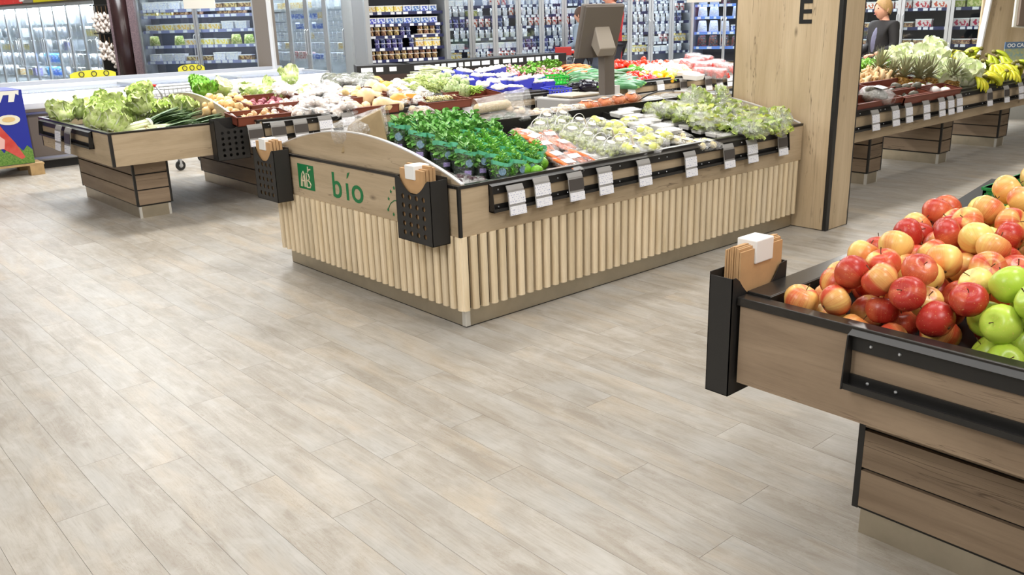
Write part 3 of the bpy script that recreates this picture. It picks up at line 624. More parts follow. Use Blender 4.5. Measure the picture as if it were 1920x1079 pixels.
# ---- leafy things
def leaf_fn(L, Wd, curl, ruf, ph, cup=.25):
    def f(u, v):                      # u across, v along
        x = (u-.5)*2; w_ = Wd*math.sin(math.pi*min(1, v*.86+.10))**.7
        y = L*v; z = curl*math.sin(v*math.pi*.55)*L+cup*Wd*(x*x-.3)+ruf*math.sin(v*19+ph+x*2)*abs(x)**1.5*.5+ruf*.5*math.sin(x*11+ph)*v
        return (x*w_, y-curl*L*.35*v*v, z)
    return f
lg = plain('lettuce_green', (.74, .84, .42), .5, var=.35, vs=30, rnd=.10, col2=(.90, .94, .70)); lgp = plain('lettuce_pale', (.88, .93, .70), .5, rnd=.1, col2=(.74, .84, .45), vs=25); lgd = plain('leaf_bright_green', (.40, .66, .16), .5, rnd=.15, col2=(.55, .76, .28), vs=40)
rib = plain('leaf_rib', (.93, .95, .84), .5)
def lettuce(nm, lab, leafm, heartm, n=9, r=.11, ruf=.02, seed=1):
    t = thing(nm, lab, 'lettuce' if 'cabbage' not in nm else 'cabbage'); h = MB(); h.ell((0, 0, r*.75), (r*.82, r*.82, r*.78), 12, 8, wob=.35, seed=seed); h.build('heart', heartm, t, smooth=True, local=True)
    lm = MB(); lm.grid(leaf_fn(r*1.75, r*.85, .55, ruf, seed), 8, 8); lme = lm.mesh('outer_leaf', leafm, smooth=True); rm = MB(); g = leaf_fn(r*1.75, r*.85, .55, ruf, seed); rm.tube([Vector(g(.5, v/6))+Vector((0, -.001, -.004)) for v in range(7)], [.009, .009, .008, .006, .004, .003, .002], 5)
    rme = rm.mesh('leaf_rib', rib, smooth=True)
    for i in range(n):
        a = 2*math.pi*i/n+R.uniform(-.2, .2); lay = i % 2; o = bpy.data.objects.new('outer_leaf', lme); COL.objects.link(o); o.parent = t
        tilt = 1.25-.42*lay; o.rotation_euler = (tilt-.35, R.uniform(-.15, .15), a); o.location = (math.sin(a)*r*-.25*-1*.6, -math.cos(a)*r*.0, .0)
        o.location = (-math.sin(a)*r*.35, math.cos(a)*r*.35, .01)
        q = bpy.data.objects.new('leaf_rib', rme); COL.objects.link(q); q.parent = o
    return t
PLt = Proto([lettuce('lettuce', 'pale green iceberg style lettuce on the left stand', lg, lgp, 9, .115, .028, 1), lettuce('lettuce', 'leafy bright green lettuce on the left stand', lgd if False else lg, lg, 10, .11, .04, 4)])
base = lambda x, y: .70
for (x, y, z, q) in heap(20, (-.42, .60, 4.52, 6.1), lambda x, y: .70+.03*max(0, min(1, (y-4.4)/.8)), .12, 30):
    if y < 4.75 and x > -.05: continue
    PLt.put((x, y, z-.09), (R.uniform(-.8, .3), R.uniform(-.5, .5), R.uniform(-3, 3)), R.uniform(.9, 1.12), group='lettuces on the left stand')
for (p, q) in ((84, 218), (110, 222), (150, 235), (185, 242)):
    v = asl(p, q, .83, 0); v.x = max(v.x, -.40); PLt.put((v.x+.06, v.y, .79), (.5, -.3, R.uniform(-3, 3)), .9, group='lettuces on the left stand', which=1)
# leeks
lw_ = plain('leek_white', (.92, .93, .80), .4, rnd=.05, col2=(.85, .88, .66)); lk = plain('leek_green', (.30, .42, .26), .55, rnd=.2, col2=(.44, .54, .34), vs=20)
def leeks(n=7):
    t = thing('leek_bundle', 'bundle of leeks tied with a white band on the left stand', 'leeks'); 
    for i in range(n):
        a = 2*math.pi*i/n; dx, dz = math.cos(a)*.028, math.sin(a)*.02+.03; m = MB(); m.tube([(dx*1.1, -.30, dz), (dx*.9, -.1, dz), (dx, .03, dz)], [.018, .014, .015], 8); o = m.build('leek_stalk', lw_, t, smooth=True, local=True)
        r_ = MB()
        for k in range(9): r_.tube([(dx+R.uniform(-.01, .01), -.30, dz+R.uniform(-.01, .01)), (dx+R.uniform(-.02, .02), -.33, dz+R.uniform(-.02, .02))], .0012, 3)
        r_.build('roots', plain('leek_root', (.72, .62, .42), .9), o, local=True, kind='stuff')
        for k in range(3):
            g = MB(); sp = R.uniform(-.07, .07)+dx*2.2; up = R.uniform(-.01, .05)+dz; w_ = .016
            def fn(u, v): return (dx+sp*v*v+(u-.5)*2*w_*(1+.4*v)*(1-.75*v**4), .03+v*.30, dz+(up-dz)*v+.012*math.sin(v*3)+.006*abs(u-.5)*2)
            g.grid(fn, 2, 6); g.build('leek_leaf', lk, t, smooth=True, local=True)
    b = MB(); 
    for k in range(16):
        a0, a1 = 2*math.pi*k/16, 2*math.pi*(k+1)/16; P = lambda a, y: (math.cos(a)*.05, y, .03+math.sin(a)*.040)
        b.add([P(a0, .0), P(a1, .0), P(a1, .025), P(a0, .025)], [(0, 1, 2, 3)])
    b.build('band', printed('leek_band', (.93, .92, .9), (.45, .25, .4), 2, (0, 1)), t, local=True)
    return t
PK = Proto(leeks())
for (x, y, z, a, tl) in ((.02, 4.31, .725, -1.5, 0), (.04, 4.41, .73, -1.42, .04), (.06, 4.52, .735, -1.3, .10), (.00, 4.47, .79, -1.3, .10), (.30, 4.31, .725, -1.57, 0), (.32, 4.42, .74, -1.5, .0), (.28, 4.62, .74, -.9, .2)):
    PK.put((x, y, z), (tl, 0, a), 1.12, group='leek bundles')
# ================================================================== BIO STAND GOODS
FILM = film(); FILMG = film('green_tinted_sleeve', (.89, .98, .91), .15, 40, .22)
def foliage(mb, n, R_, H, leaf=.03, z0=.0, cup=.3, dome=True, seed=0, nu=2, nv=3, up=.2):
    rr = random.Random(seed)
    for i in range(n):
        a = rr.uniform(0, 2*math.pi); q = math.sqrt(rr.random()); h = rr.uniform(.35, 1) if dome else rr.random()
        rad = R_*q*(1.08-.25*h if dome else 1); p = Vector((math.cos(a)*rad, math.sin(a)*rad, z0+H*h*(1-.35*q*q)))
        s_ = leaf*rr.uniform(.7, 1.2); M_ = Matrix.Translation(p) @ Euler((rr.uniform(-.7, .7)+up, rr.uniform(-.7, .7), a+rr.uniform(-.9, .9)-math.pi/2)).to_matrix().to_4x4(); old = mb.M; mb.M = old @ M_
        mb.grid(lambda u, v: ((u-.5)*s_*1.15*math.sin(math.pi*(.08+.84*v))**.8, v*s_*1.5, cup*s_*abs(u-.5)*2-.5*s_*v*v*.6+s_*.25*v), nu, nv); mb.M = old
basl = plain('basil_leaf', (.56, .78, .42), .42, rnd=.12, var=.3, vs=60, col2=(.36, .62, .27)); pars = plain('parsley_leaf', (.52, .76, .34), .5, rnd=.12, col2=(.56, .80, .36), vs=80)
potm = plain('dark_pot', (.12, .14, .12), .6)
def herb(nm, lab, n, lm, leaf, seed, tall=.24):
    t = thing(nm, lab, 'potted herb'); p = MB(); p.lathe([(.036, 0), (.046, .07), (.044, .072)], 14); p.build('pot', potm, t, smooth=False, local=True)
    f = MB(); foliage(f, n, .060, tall-.0, leaf, .03, seed=seed); f.build('foliage', lm, t, smooth=True, local=True, kind='stuff')
    s_ = MB(); K = 18; 
    def fn(u, v): a = 2*math.pi*u; q = .044+.034*v+.004*math.sin(a*5+v*3); return (math.cos(a)*q, math.sin(a)*q, .002+v*(tall-.03)+.012*v*math.sin(2*a+1))
    s_.grid(fn, K, 5); sl = s_.build('sleeve', FILMG, t, smooth=True, local=True)
    b = MB(); b.grid(lambda u, v: tuple(Vector(fn(u, .86+.14*v))*1.0+Vector((math.cos(2*math.pi*u), math.sin(2*math.pi*u), 0))*.0015), K, 1); b.build('green_band', plain('sleeve_band_green', (.45, .82, .66), .35, rnd=.05), sl, local=True)
    for (a, z, r_, c, nm2) in ((-1.9, .125, .027, plain('round_blue_sticker', (.42, .56, .66), .4, col2=(.62, .72, .78), vs=120), 'round_sticker'), (-2.0, .06, .024, printed('lavender_sticker', (.62, .55, .78), (.9, .9, .95), 2), 'barcode_sticker')):
        m = MB(); q = .044+.034*(z/(tall-.03))+.005
        if nm2 == 'round_sticker': m.grid(lambda u, v: (math.cos(a+(v*math.cos(2*math.pi*u))*r_/q)*q, math.sin(a+(v*math.cos(2*math.pi*u))*r_/q)*q, z+v*math.sin(2*math.pi*u)*r_), 14, 2)
        else: m.grid(lambda u, v: (math.cos(a+(u-.5)*2*r_/q)*q, math.sin(a+(u-.5)*2*r_/q)*q, z+(v-.5)*.03), 4, 1)
        m.build(nm2, c, sl, local=True)
    return t
PH = Proto([herb('potted_basil', 'potted basil in a green-tinted sleeve', 150, basl, .030, 3), herb('potted_herb', 'potted parsley in a green-topped clear sleeve with round blue sticker', 170, pars, .02, 5, .22)])
zb_ = lambda y: .70+.15*y
for iy in range(9):
    for ix in range(5):
        x, y = .32+.104*ix+.05*(iy % 2)+R.uniform(-.012, .012), .135+.104*iy+R.uniform(-.01, .01)
        if (iy == 0 and ix == 4) or x > .86-.02*iy*0 or (iy < 2 and ix == 0): continue
        PH.put((x, y, zb_(y)+.002), (R.uniform(-.07, .07), R.uniform(-.07, .07), R.uniform(-.5, .5)), .82+.012*iy, which=0 if iy > 4 or ix == 0 else 1, group='potted herbs on the slatted stand')
# red onion / beet nets along the end board
beet = plain('dark_beet_skin', (.26, .11, .15), .45, rnd=.15, var=.4, vs=40)
def netbag(nm, lab, cat, item, mat, n, W=.11, L=.17, H=.055, r=.026, wrapm=None, lab_card=True, seed=0, sub='item', longr=None):
    t = thing(nm, lab, cat); rr = random.Random(seed)
    for i in range(n):
        m = MB(); x, y, z = rr.uniform(-W/2+r, W/2-r), rr.uniform(-L/2+r, L/2-r), r+rr.uniform(0, H-r)*.8
        if longr: 
            a = rr.uniform(-.25, .25); m.tube([(x-math.sin(a)*longr, y*.3-longr, z), (x, y*.3, z+.005), (x+math.sin(a)*longr, y*.3+longr, z)], [r*.35, r*.8, r], 7)
        else: m.ell((x, y, z), (r*rr.uniform(.9, 1.1), r*rr.uniform(.9, 1.15), r*.92), 9, 6)
        m.build(item, mat, t, smooth=True, local=True)
    w = MB(); 
    def fn(u, v):
        a = 2*math.pi*u; k = math.sin(math.pi*min(1, max(0, v*.86+.07)))**.45 if v < 1 else .2
        jit = .006*math.sin(17*u*3+v*23+seed)
        return ((W/2+.008+jit)*k*math.cos(a), (v-.5)*(L+.06), H*.55+(H*.62+jit)*k*math.sin(a))
    w.grid(fn, 16, 10); w.build('wrapper', wrapm or FILM, t, smooth=True, local=True)
    if lab_card:
        c_ = MB(); c_.hexa([(-W*.28, -L*.22, H*1.14), (W*.28, -L*.22, H*1.14), (W*.28, L*.12, H*1.18), (-W*.28, L*.12, H*1.18)], [(-W*.28, -L*.22, H*1.17), (W*.28, -L*.22, H*1.17), (W*.28, L*.12, H*1.21), (-W*.28, L*.12, H*1.21)]); c_.build('label_card', printed('white_product_label', (.93, .93, .92), (.25, .25, .3), 1.3, (0, 1)), t, local=True)
    return t
def sloped(v, dz=0): return (v.x, v.y, v.z+dz)
PB = Proto([netbag('bagged_beetroot', 'clear bag of dark beetroot beside the curved end board', 'bagged beetroot', 'beetroot', beet, 8, seed=i, lab_card=False) for i in (1, 2)])
for (p, q, dz) in ((705, 262, 0), (722, 276, 0), (742, 284, 0), (762, 296, 0), (783, 306, 0), (803, 316, 0), (825, 328, 0), (848, 338, 0), (872, 338, 0), (690, 256, 0), (672, 250, 0), (735, 258, 0), (750, 268, 0), (900, 344, 0)):
    v = asl(p, q, .745, .15); v.x = max(v.x, .13); v.z = zb_(v.y)+.005; PB.put(v, (.15, R.uniform(-.1, .1), R.uniform(-.5, .5)), 1.0, group='bagged beetroot by the end board')
# loose limes and cucumbers-like green fruit
lime = plain('lime_skin', (.38, .64, .14), .35, rnd=.12, var=.2, vs=60, bump=.1, col2=(.52, .76, .22))
def fruit(nm, lab, cat, mat, r, sq=(1, 1, 1), nu=12, nv=8, wob=.08, seed=0, stem=None):
    m = MB(); m.ell((0, 0, 0), (r*sq[0], r*sq[1], r*sq[2]), nu, nv, wob=wob, seed=seed); o = m.build(nm, mat, smooth=True); tag(o, lab, cat)
    if stem:
        s_ = MB(); s_.tube([(0, 0, r*sq[2]*.85), (0, 0, r*sq[2]*1.15)], [r*.12, r*.08], 5); s_.build('stem', stem, o, local=True)
    return o
PLm = Proto([fruit('lime', 'glossy green lime', 'lime', lime, .034, (1, 1.25, 1), 14, 9, seed=2)])
for (p, q, s_) in ((962, 318, .9), (988, 306, 1.2), (1012, 306, 1.25), (975, 292, 1.0), (968, 276, 1.0), (1000, 298, 1.0), (985, 318, 1.0), (952, 268, .9), (1006, 320, .9)):
    v = asl(p, q, .80, .13); PLm.put(v, rndrot(.5), s_, group='limes at the front rim', label='green lime at the front rim')
carr = plain('carrot_orange', (.90, .38, .12), .5, rnd=.1, col2=(.95, .55, .3), vs=30)
PC = Proto([netbag('bagged_carrots', 'clear bag of carrots with a white label', 'bagged carrots', 'carrot', carr, 7, W=.13, L=.2, H=.05, r=.017, seed=i, longr=.085) for i in (1, 2)])
for k, (p, q, dz) in enumerate(((1040, 300, .02), (1075, 298, 0), (1020, 283, .03), (1052, 280, .03), (1000, 268, .03), (1030, 262, .02), (1095, 296, 0), (985, 258, .02), (1062, 308, .0))):
    v = asl(p, q, .79, .13); PC.put((v.x, v.y, v.z-.03+dz), (.2, R.uniform(-.3, .3), R.uniform(-.6, .2)), .95, group='bagged carrots')
# strip packs, white packs
packm = printed('white_pack_print', (.90, .89, .88), (.35, .33, .36), .8, (0, 1), extra=(.97, .97, .97), rnd=.05)
def flatpack(nm, lab, cat, mats, w, l, h, wrapm=None):
    t = thing(nm, lab, cat); m = MB(); m.hexa([(-w/2+.008, -l/2+.008, 0), (w/2-.008, -l/2+.008, 0), (w/2-.008, l/2-.008, 0), (-w/2+.008, l/2-.008, 0)], [(-w/2, -l/2, h), (w/2, -l/2, h), (w/2, l/2, h), (-w/2, l/2, h)]); m.build('tray', mats[0], t, local=True, bevel=.004)
    c_ = MB(); c_.box(-w*.42, w*.42, -l*.3, l*.3, h+.002, h+.004); c_.build('label_card', mats[1], t, local=True)
    f = MB(); f.grid(lambda u, v: ((u-.5)*w*1.03, (v-.5)*l*1.03, h+.004+.010*math.sin(math.pi*u)*math.sin(math.pi*v)+.003*math.sin(u*20)*math.sin(v*17)), 8, 8); f.build('film_lid', wrapm or FILM, t, smooth=True, local=True)
    return t
PW_ = Proto([flatpack('vegetable_pack', 'flat white wrapped vegetable pack', 'vegetable pack', (plain('white_tray', (.88, .87, .85), .5), packm), .16, .10, .03)])
def putpx(P, L, z0=.79, s=.13, dz=0, eul=lambda: (.12, 0, R.uniform(-.25, .25)), sc=1., which=None, group=None, label=None, k=1):
    for a in L:
        v = asl(a[0], a[1], z0, s, k); P.put((v.x, v.y, v.z+dz), eul(), (a[2] if len(a) > 2 else sc), label, group, which)
putpx(PW_, [(1045, 262), (1062, 269), (1080, 276), (1098, 283), (1117, 290), (1135, 297)], .785, .11, -.03, lambda: (.10, 0, 0), .85, group='striped packs beside the divider', label='white striped pack lying beside the long divider')
grp_ = plain('green_grape', (.72, .77, .48), .25, rnd=.05, col2=(.74, .78, .50), vs=50)
def clam(seed):
    t = thing('grape_punnet', 'clear clamshell of white grapes with oval label', 'grape punnet'); rr = random.Random(seed); m = MB()
    for i in range(46): m.ell((rr.uniform(-.075, .075), rr.uniform(-.05, .05), .014+rr.uniform(0, .05)), (.0125, .0125, .013), 8, 5)
    m.build('grapes', grp_, t, smooth=True, local=True, kind='stuff')
    f = MB(); f.grid(lambda u, v: ((.095+.006*math.sin(v*9))*math.cos(2*math.pi*u)*(.9+.12*math.sin(math.pi*v)), (.068)*math.sin(2*math.pi*u)*(.9+.12*math.sin(math.pi*v)), v*.06), 16, 3); f.grid(lambda u, v: (.095*(.98*v)*math.cos(2*math.pi*u), .068*v*math.sin(2*math.pi*u), .062+.035*math.sqrt(max(0, 1-v*v))), 16, 5); f.build('clamshell', FILM, t, smooth=True, local=True)
    l = MB(); l.M = Matrix.Translation((0, -.012, .101)) @ Matrix.Rotation(.25, 4, 'X'); l.lathe([(.03, 0), (.03, .002)], 16); o = l.build('oval_label', printed('cream_label', (.95, .92, .86), (.6, .45, .35), 2, (0, 1)), t, local=True); o.scale = (1.25, .8, 1)
    h = MB(); h.tube([(math.cos(a)*.07, -.0, .075+math.sin(a)*.06) for a in [math.pi*i/10 for i in range(11)]], .0025, 5); h.build('handle', white, t, smooth=True, local=True)
    return t
PG = Proto([clam(1), clam(2)])
putpx(PG, [(1022, 232), (1052, 226, .95), (1010, 248), (1048, 244), (1082, 240), (1070, 258), (1098, 268), (1122, 278), (1105, 250), (1140, 284, .95), (1158, 278, .95)], .80, .13, -.035, group='grape punnets')
lem = plain('pale_yellow_fruit', (.86, .84, .42), .35, rnd=.1, col2=(.78, .82, .46), vs=20)
PLe = Proto([netbag('bagged_fruit', 'wrapped tray of pale yellow fruit', 'wrapped fruit', 'fruit', lem, 6, W=.15, L=.15, H=.06, r=.032, seed=i) for i in (4, 5)])
putpx(PLe, [(1120, 232), (1150, 238), (1180, 232), (1140, 252), (1172, 254), (1202, 248), (1165, 270), (1195, 268), (1225, 266), (1212, 280), (1180, 284), (1238, 258)], .795, .13, -.03, lambda: (.15, R.uniform(-.1, .1), R.uniform(-.8, .8)), group='wrapped yellow fruit')
cardb = printed('upright_brown_card', (.86, .80, .72), (.5, .42, .36), 1.2)
PCd = Proto([tag(MB().box(-.03, .03, -.002, .002, 0, .09).build('cardboard_label', cardb), 'upright cardboard label stuck between the fruit trays', 'cardboard label')])
putpx(PCd, [(1103, 246), (1155, 268), (1170, 273), (1190, 278)], .81, .13, .0, lambda: (-.3, 0, .9), group='upright cardboard labels')
putpx(PW_, [(1165, 216), (1190, 222), (1180, 210), (1215, 230), (1240, 240), (1222, 222), (1255, 248), (1200, 236)], .80, .13, -.01, sc=1.05, group='white packs in the middle tray', label='pale wrapped pack in the middle tray of the slatted stand')
pot = plain('pale_potato', (.86, .78, .52), .5, rnd=.08, col2=(.92, .88, .7), vs=30)
PPt = Proto([netbag('bagged_potatoes', 'clear bag of small pale potatoes', 'bagged potatoes', 'potato', pot, 9, W=.13, L=.16, H=.045, r=.024, seed=8)])
putpx(PPt, [(1262, 262), (1285, 266), (1308, 270), (1325, 268), (1270, 252)], .785, .12, -.03, group='bagged potatoes')
putpx(PW_, [(1265, 226), (1290, 232), (1315, 240), (1340, 246), (1362, 250), (1250, 219)], .80, .12, -.035, sc=.9, group='white packs between the double divider', label='thin white pack right of the double divider')
def saladbag(seed, lm, n=70):
    t = thing('salad_bag', 'clear crinkled bag of green salad leaves', 'salad bag'); f = MB(); foliage(f, n, .085, .09, .04, .0, dome=False, seed=seed, cup=.5); f.build('leaves', lm, t, smooth=True, local=True, kind='stuff')
    w = MB(); rr = seed
    def fn(u, v):
        a = 2*math.pi*u; k = math.sin(math.pi*(.06+.9*v))**.5; j = .016*noise.noise(Vector((math.cos(a)*3+rr, math.sin(a)*3, v*7)))
        return ((.115+j)*k*math.cos(a), (v-.5)*.24+j, .055+(.06+j)*k*math.sin(a))
    w.grid(fn, 22, 14); w.build('wrapper', FILM, t, smooth=True, local=True); return t
sal = plain('salad_leaf', (.70, .82, .36), .45, rnd=.15, col2=(.88, .91, .62), vs=30); sal2 = plain('salad_yellow', (.88, .87, .45), .45, rnd=.1, col2=(.76, .84, .38), vs=30)
PS = Proto([saladbag(1, sal), saladbag(2, sal2), saladbag(3, sal)])
putpx(PS, [(1235, 212), (1262, 208), (1290, 205), (1285, 220), (1312, 215), (1342, 222), (1318, 232), (1350, 236), (1378, 240), (1370, 222), (1402, 232), (1408, 248), (1432, 240), (1452, 236), (1335, 200), (1360, 205), (1390, 212), (1425, 222), (1445, 222)], .82, .14, -.04, lambda: (R.uniform(-.2, .3), R.uniform(-.3, .3), R.uniform(-1.5, 1.5)), 1.0, group='bags of salad')
putpx(PS, [(1460, 226, .85), (1345, 185, 1.0), (1300, 190, 1.0)], .87, .14, -.02, lambda: (1.2, .2, R.uniform(-1, 1)), group='bags of salad')
# wrapped block at back left
t = thing('wrapped_tray', 'large tan carton in crinkled clear film at the stand back left', 'wrapped tray'); m = MB(); m.hexa([(-.12, -.08, 0), (.12, -.08, 0), (.10, .08, 0), (-.10, .08, 0)], [(-.06, -.07, .12), (.11, -.075, .17), (.09, .07, .17), (-.05, .07, .13)]); m.build('carton', plain('tan_carton', (.68, .59, .44), .7, var=.15, vs=14), t, local=True, bevel=.004)
w = MB(); w.grid(lambda u, v: ((-.15+.28*v)*1.0, (.10)*math.cos(2*math.pi*u)*(.55+.5*math.sin(math.pi*min(1, v+.15))), .085+(.10)*(.5+.5*v)*math.sin(2*math.pi*u)+.015*noise.noise(Vector((u*9, v*9, 1)))), 18, 12); w.build('wrapper', FILM, t, smooth=True, local=True)
v = asl(708, 252, .80, .15); t.location = (v.x-.06, v.y+.03, .89); t.rotation_euler = (0, -.12, -.75); t.scale = (1.25, 1.25, 1.3)
# goods lying behind the spine board
tanm = plain('tan_paper', (.74, .62, .45), .7)
BZ = lambda y: .955
t = thing('wrapped_loaf', 'tan oval tray in clear film lying on the top shelf', 'wrapped tray'); m = MB(); m.tube([(-.13, 0, .03), (-.11, 0, .03), (.10, 0, .03), (.12, 0, .03)], [.02, .042, .042, .02], 14, flat=.75); m.build('tray', plain('cream_tray', (.84, .76, .60), .6), t, smooth=True, local=True)
w = MB(); w.grid(lambda u, v: (-.12+.36*v, .07*math.cos(2*math.pi*u), .045+(.045+.03*v)*math.sin(2*math.pi*u)+.012*noise.noise(Vector((u*9, v*9, 4)))), 16, 10); w.build('wrapper', FILM, t, smooth=True, local=True)
v = ay(925, 203, 1.25); t.location = (v.x, v.y, v.z-.02); t.rotation_euler = (.1, -.08, -.35); t.scale = (1.1,)*3
dgr = plain('dark_green_stalk', (.16, .28, .12), .5, rnd=.2, col2=(.3, .42, .2), vs=20)
t = thing('bagged_greens', 'bag of dark green asparagus tips behind the black spine', 'bagged greens')
for k in range(22):
    m = MB(); x = R.uniform(-.11, .11); z = R.uniform(0, .05); m.tube([(x-.05, -.09, z), (x, 0, z+.015), (x+.05, .09, z+.01)], [.008, .009, .004], 6); m.build('stalk', dgr, t, smooth=True, local=True)
w = MB(); w.grid(lambda u, v: ((-.5+v)*.34, .11*math.cos(2*math.pi*u), .03+.055*math.sin(2*math.pi*u)*math.sin(math.pi*(.1+.8*v))), 14, 10); w.build('wrapper', FILM, t, smooth=True, local=True)
v = ay(945, 222, 1.17); t.location = (v.x, v.y, v.z-.03); t.rotation_euler = (0, 0, -.5)
bgm = plain('ginger_beige', (.86, .74, .60), .6, rnd=.1, col2=(.9, .82, .72), vs=20)
PBe = Proto([netbag('bagged_roots', 'clear bag of beige roots on the top shelf', 'bagged roots', 'root', bgm, 6, W=.15, L=.15, H=.06, r=.03, seed=11), netbag('bagged_roots', 'clear bag of beige roots on the top shelf', 'bagged roots', 'root', bgm, 6, W=.14, L=.13, H=.06, r=.028, seed=12)])
for (p, q) in ((805, 222), (830, 220), (790, 205), (862, 224), (980, 218), (1000, 212), (1020, 209), (1042, 206), (1062, 202), (1082, 200), (970, 205), (880, 226)):
    v = ay(p, q, 1.16 if p > 700 else 1.3); PBe.put((v.x, v.y, v.z-.05), (0, 0, R.uniform(-1, 1)), .95, group='bags behind the black spine')
onm = plain('orange_onion', (.80, .48, .28), .4, rnd=.12, col2=(.88, .62, .42), vs=15); wband = plain('white_paper_band', (.94, .94, .93), .5)
netm = film('orange_net', (1, .78, .62), .1, 120, .3)
PO = Proto([netbag('netted_onions', 'orange net of onions with white band on top shelf', 'netted onions', 'onion', onm, 5, W=.15, L=.12, H=.075, r=.037, seed=13, wrapm=netm, lab_card=True)])
for (p, q) in ((1110, 200), (1133, 193), (1160, 188), (1182, 184), (1100, 198)):
    v = ay(p, q, 1.16); PO.put((v.x, v.y, v.z-.045), (0, 0, R.uniform(-.5, .5)), .95, group='netted onions')

# ================================================================== SCALE
sg = plain('scale_grey', (.43, .40, .375), .42); sgl = plain('scale_pale_grey', (.70, .69, .68), .45)
sc_ = thing('produce_scale', 'grey self service scale with tilted screen seen from behind', 'scale', (2.55, 1.45, .86))
a0 = ay(1057, 186, 1.45); MB().box(2.24, 2.88, 1.42, 1.80, .86, 1.00).build('scale_body', sgl, sc_, bevel=.012)
MB().box(2.30, 2.62, 1.44, 1.74, 1.004, 1.022).build('weighing_plate', steel, sc_, bevel=.006)
m = MB(); m.hexa([(2.665, 1.43, .99), (2.79, 1.43, .99), (2.79, 1.50, .99), (2.665, 1.50, .99)], [(2.665, 1.44, 1.42), (2.79, 1.44, 1.42), (2.79, 1.51, 1.42), (2.665, 1.51, 1.42)]); m.build('pole', sg, sc_, bevel=.006)
MB().box(2.80, 2.86, 1.44, 1.50, 1.0, 1.07).build('ticket_slot', white, sc_)
m = MB(); m.box(-.21, .21, -.022, .022, -.215, .215); scr = m.build('screen_case', sg, None, local=True, bevel=.012); scr.parent = sc_; WL[scr] = WL[sc_]
C_ = ad(1128, 58, (ay(1128, 58, 1.45)-CP).dot(CF)); scr.location = C_-Vector(WL[sc_])+Vector((0, .03, 0)); scr.rotation_euler = (.27, 0, -.12)
m = MB(); m.box(-.19, .19, .023, .025, -.19, .19); m.build('display_glass', plain('dark_screen', (.05, .05, .06), .15), scr, local=True)
m = MB(); m.box(-.20, .20, -.034, -.02, -.205, .205); m.build('back_cover', sg, scr, local=True, bevel=.01)
m = MB(); m.hexa([(2.60, 1.38, 1.43), (2.86, 1.30, 1.40), (2.90, 1.36, 1.38), (2.66, 1.46, 1.40)], [(2.58, 1.42, 1.62), (2.74, 1.38, 1.62), (2.76, 1.44, 1.62), (2.60, 1.46, 1.62)])
m = MB(); m.hexa([(-.085, -.02, -.10), (.085, -.02, -.10), (.085, -.13, -.17), (-.085, -.13, -.17)], [(-.075, -.02, .06), (.075, -.02, .06), (.085, -.15, -.10), (-.085, -.15, -.10)]); m.build('tilt_arm', sgl if False else plain('arm_grey', (.60, .565, .52), .4), scr, local=True, bevel=.008)
cb = MB(); cb.tube([ay(p, q, 1.2) for p, q in ((1195, 190), (1215, 178), (1235, 171), (1260, 170), (1300, 172))], .006, 6); tag(cb.build('cable', blkp, smooth=True), 'black cable curving right of the produce scale', 'cable')

# ================================================================== LONG VEGETABLE STAND GOODS
crm = plain('brown_crate_plastic', (.48, .24, .17), .5, rnd=.08)
def openbox(lab, mat, x0, x1, y0, y1, h=.09, nm='produce_crate', zf=None, slots=False, cat='crate'):
    zc = (zf or (lambda y: .715+.115*(y-4.0)))((y0)) ; t = crate(nm, lab, mat, x0, x1, y0, y1, 0, h, cat=cat, slots=slots, wall=.01)
    sl = math.atan(.115); kids(t); t.location = (x0, y0, zc); t.rotation_euler = (sl, 0, 0); return t
# everything below sits on a surface rising towards the back: z = .80+.12(y-4)
Z0, SL = .80-.48, .12
def pile(P, boxes, n, r, sc=1., group=None, label=None, rot=lambda: rndrot(), dz=0, which=None, z0=Z0, sl=SL, lift=.05, tries=14, keepx=None):
    """n things piled over the footprint seen between pixels (p0,q0)-(p1,q1)"""
    p0, p1, q0, q1 = boxes; pts = []
    for i in range(n):
        best = None
        for k in range(tries):
            v = asl(R.uniform(p0, p1), R.uniform(q0, q1), z0, sl)
            z = v.z-r*.6
            for (a, b, c) in pts:
                d2 = (v.x-a)**2+(v.y-b)**2
                if d2 < (2*r)**2*.85: z = max(z, c+math.sqrt((2*r)**2*.85-d2))
            if best is None or z-v.z < best[0]: best = (z-v.z, v.x, v.y, z)
        if best[0] > lift*2.2: continue
        pts.append(best[1:]); s = sc*R.uniform(.9, 1.1); w_ = which if which is not None else None
        P.put((best[1], best[2], best[3]+dz), rot(), s, label, group, w_)
    return pts
g0 = 'long vegetable stand'
onion = plain('yellow_onion', (.86, .70, .44), .4, rnd=.12, col2=(.93, .82, .62), vs=18); ronion = plain('red_onion', (.52, .20, .28), .4, rnd=.15, col2=(.7, .4, .44), vs=18)
def bulb(nm, lab, cat, mat, r, seed=0):
    m = MB(); m.lathe([(.001, -.9*r), (.55*r, -.8*r), (.95*r, -.25*r), (.98*r, .15*r), (.7*r, .6*r), (.28*r, .85*r), (.12*r, 1.1*r), (.05*r, 1.35*r)], 12, wob=.1, seed=seed); o = m.build(nm, mat, smooth=True); tag(o, lab, cat)
    s_ = MB(); s_.ell((0, 0, -.9*r), (.2*r, .2*r, .08*r), 6, 4); s_.build('root_end', plain('root_tan', (.70, .60, .42), .9), o, local=True); return o
P_on = Proto([bulb('onion', 'yellow onion loose on the long stand left end', 'onion', onion, .042, 1), bulb('onion', 'yellow onion loose on the long stand left end', 'onion', onion, .045, 4)])
pile(P_on, (385, 470, 180, 206), 46, .042, group='yellow onions', lift=.08)
P_sh = Proto([bulb('onion', 'small brown onion in the front left crate', 'onion', plain('small_onion', (.86, .68, .46), .4, rnd=.12, col2=(.94, .84, .68), vs=30), .027, 2)])
pile(P_sh, (455, 512, 209, 224), 34, .028, group='small onions in the crate', lift=.04)
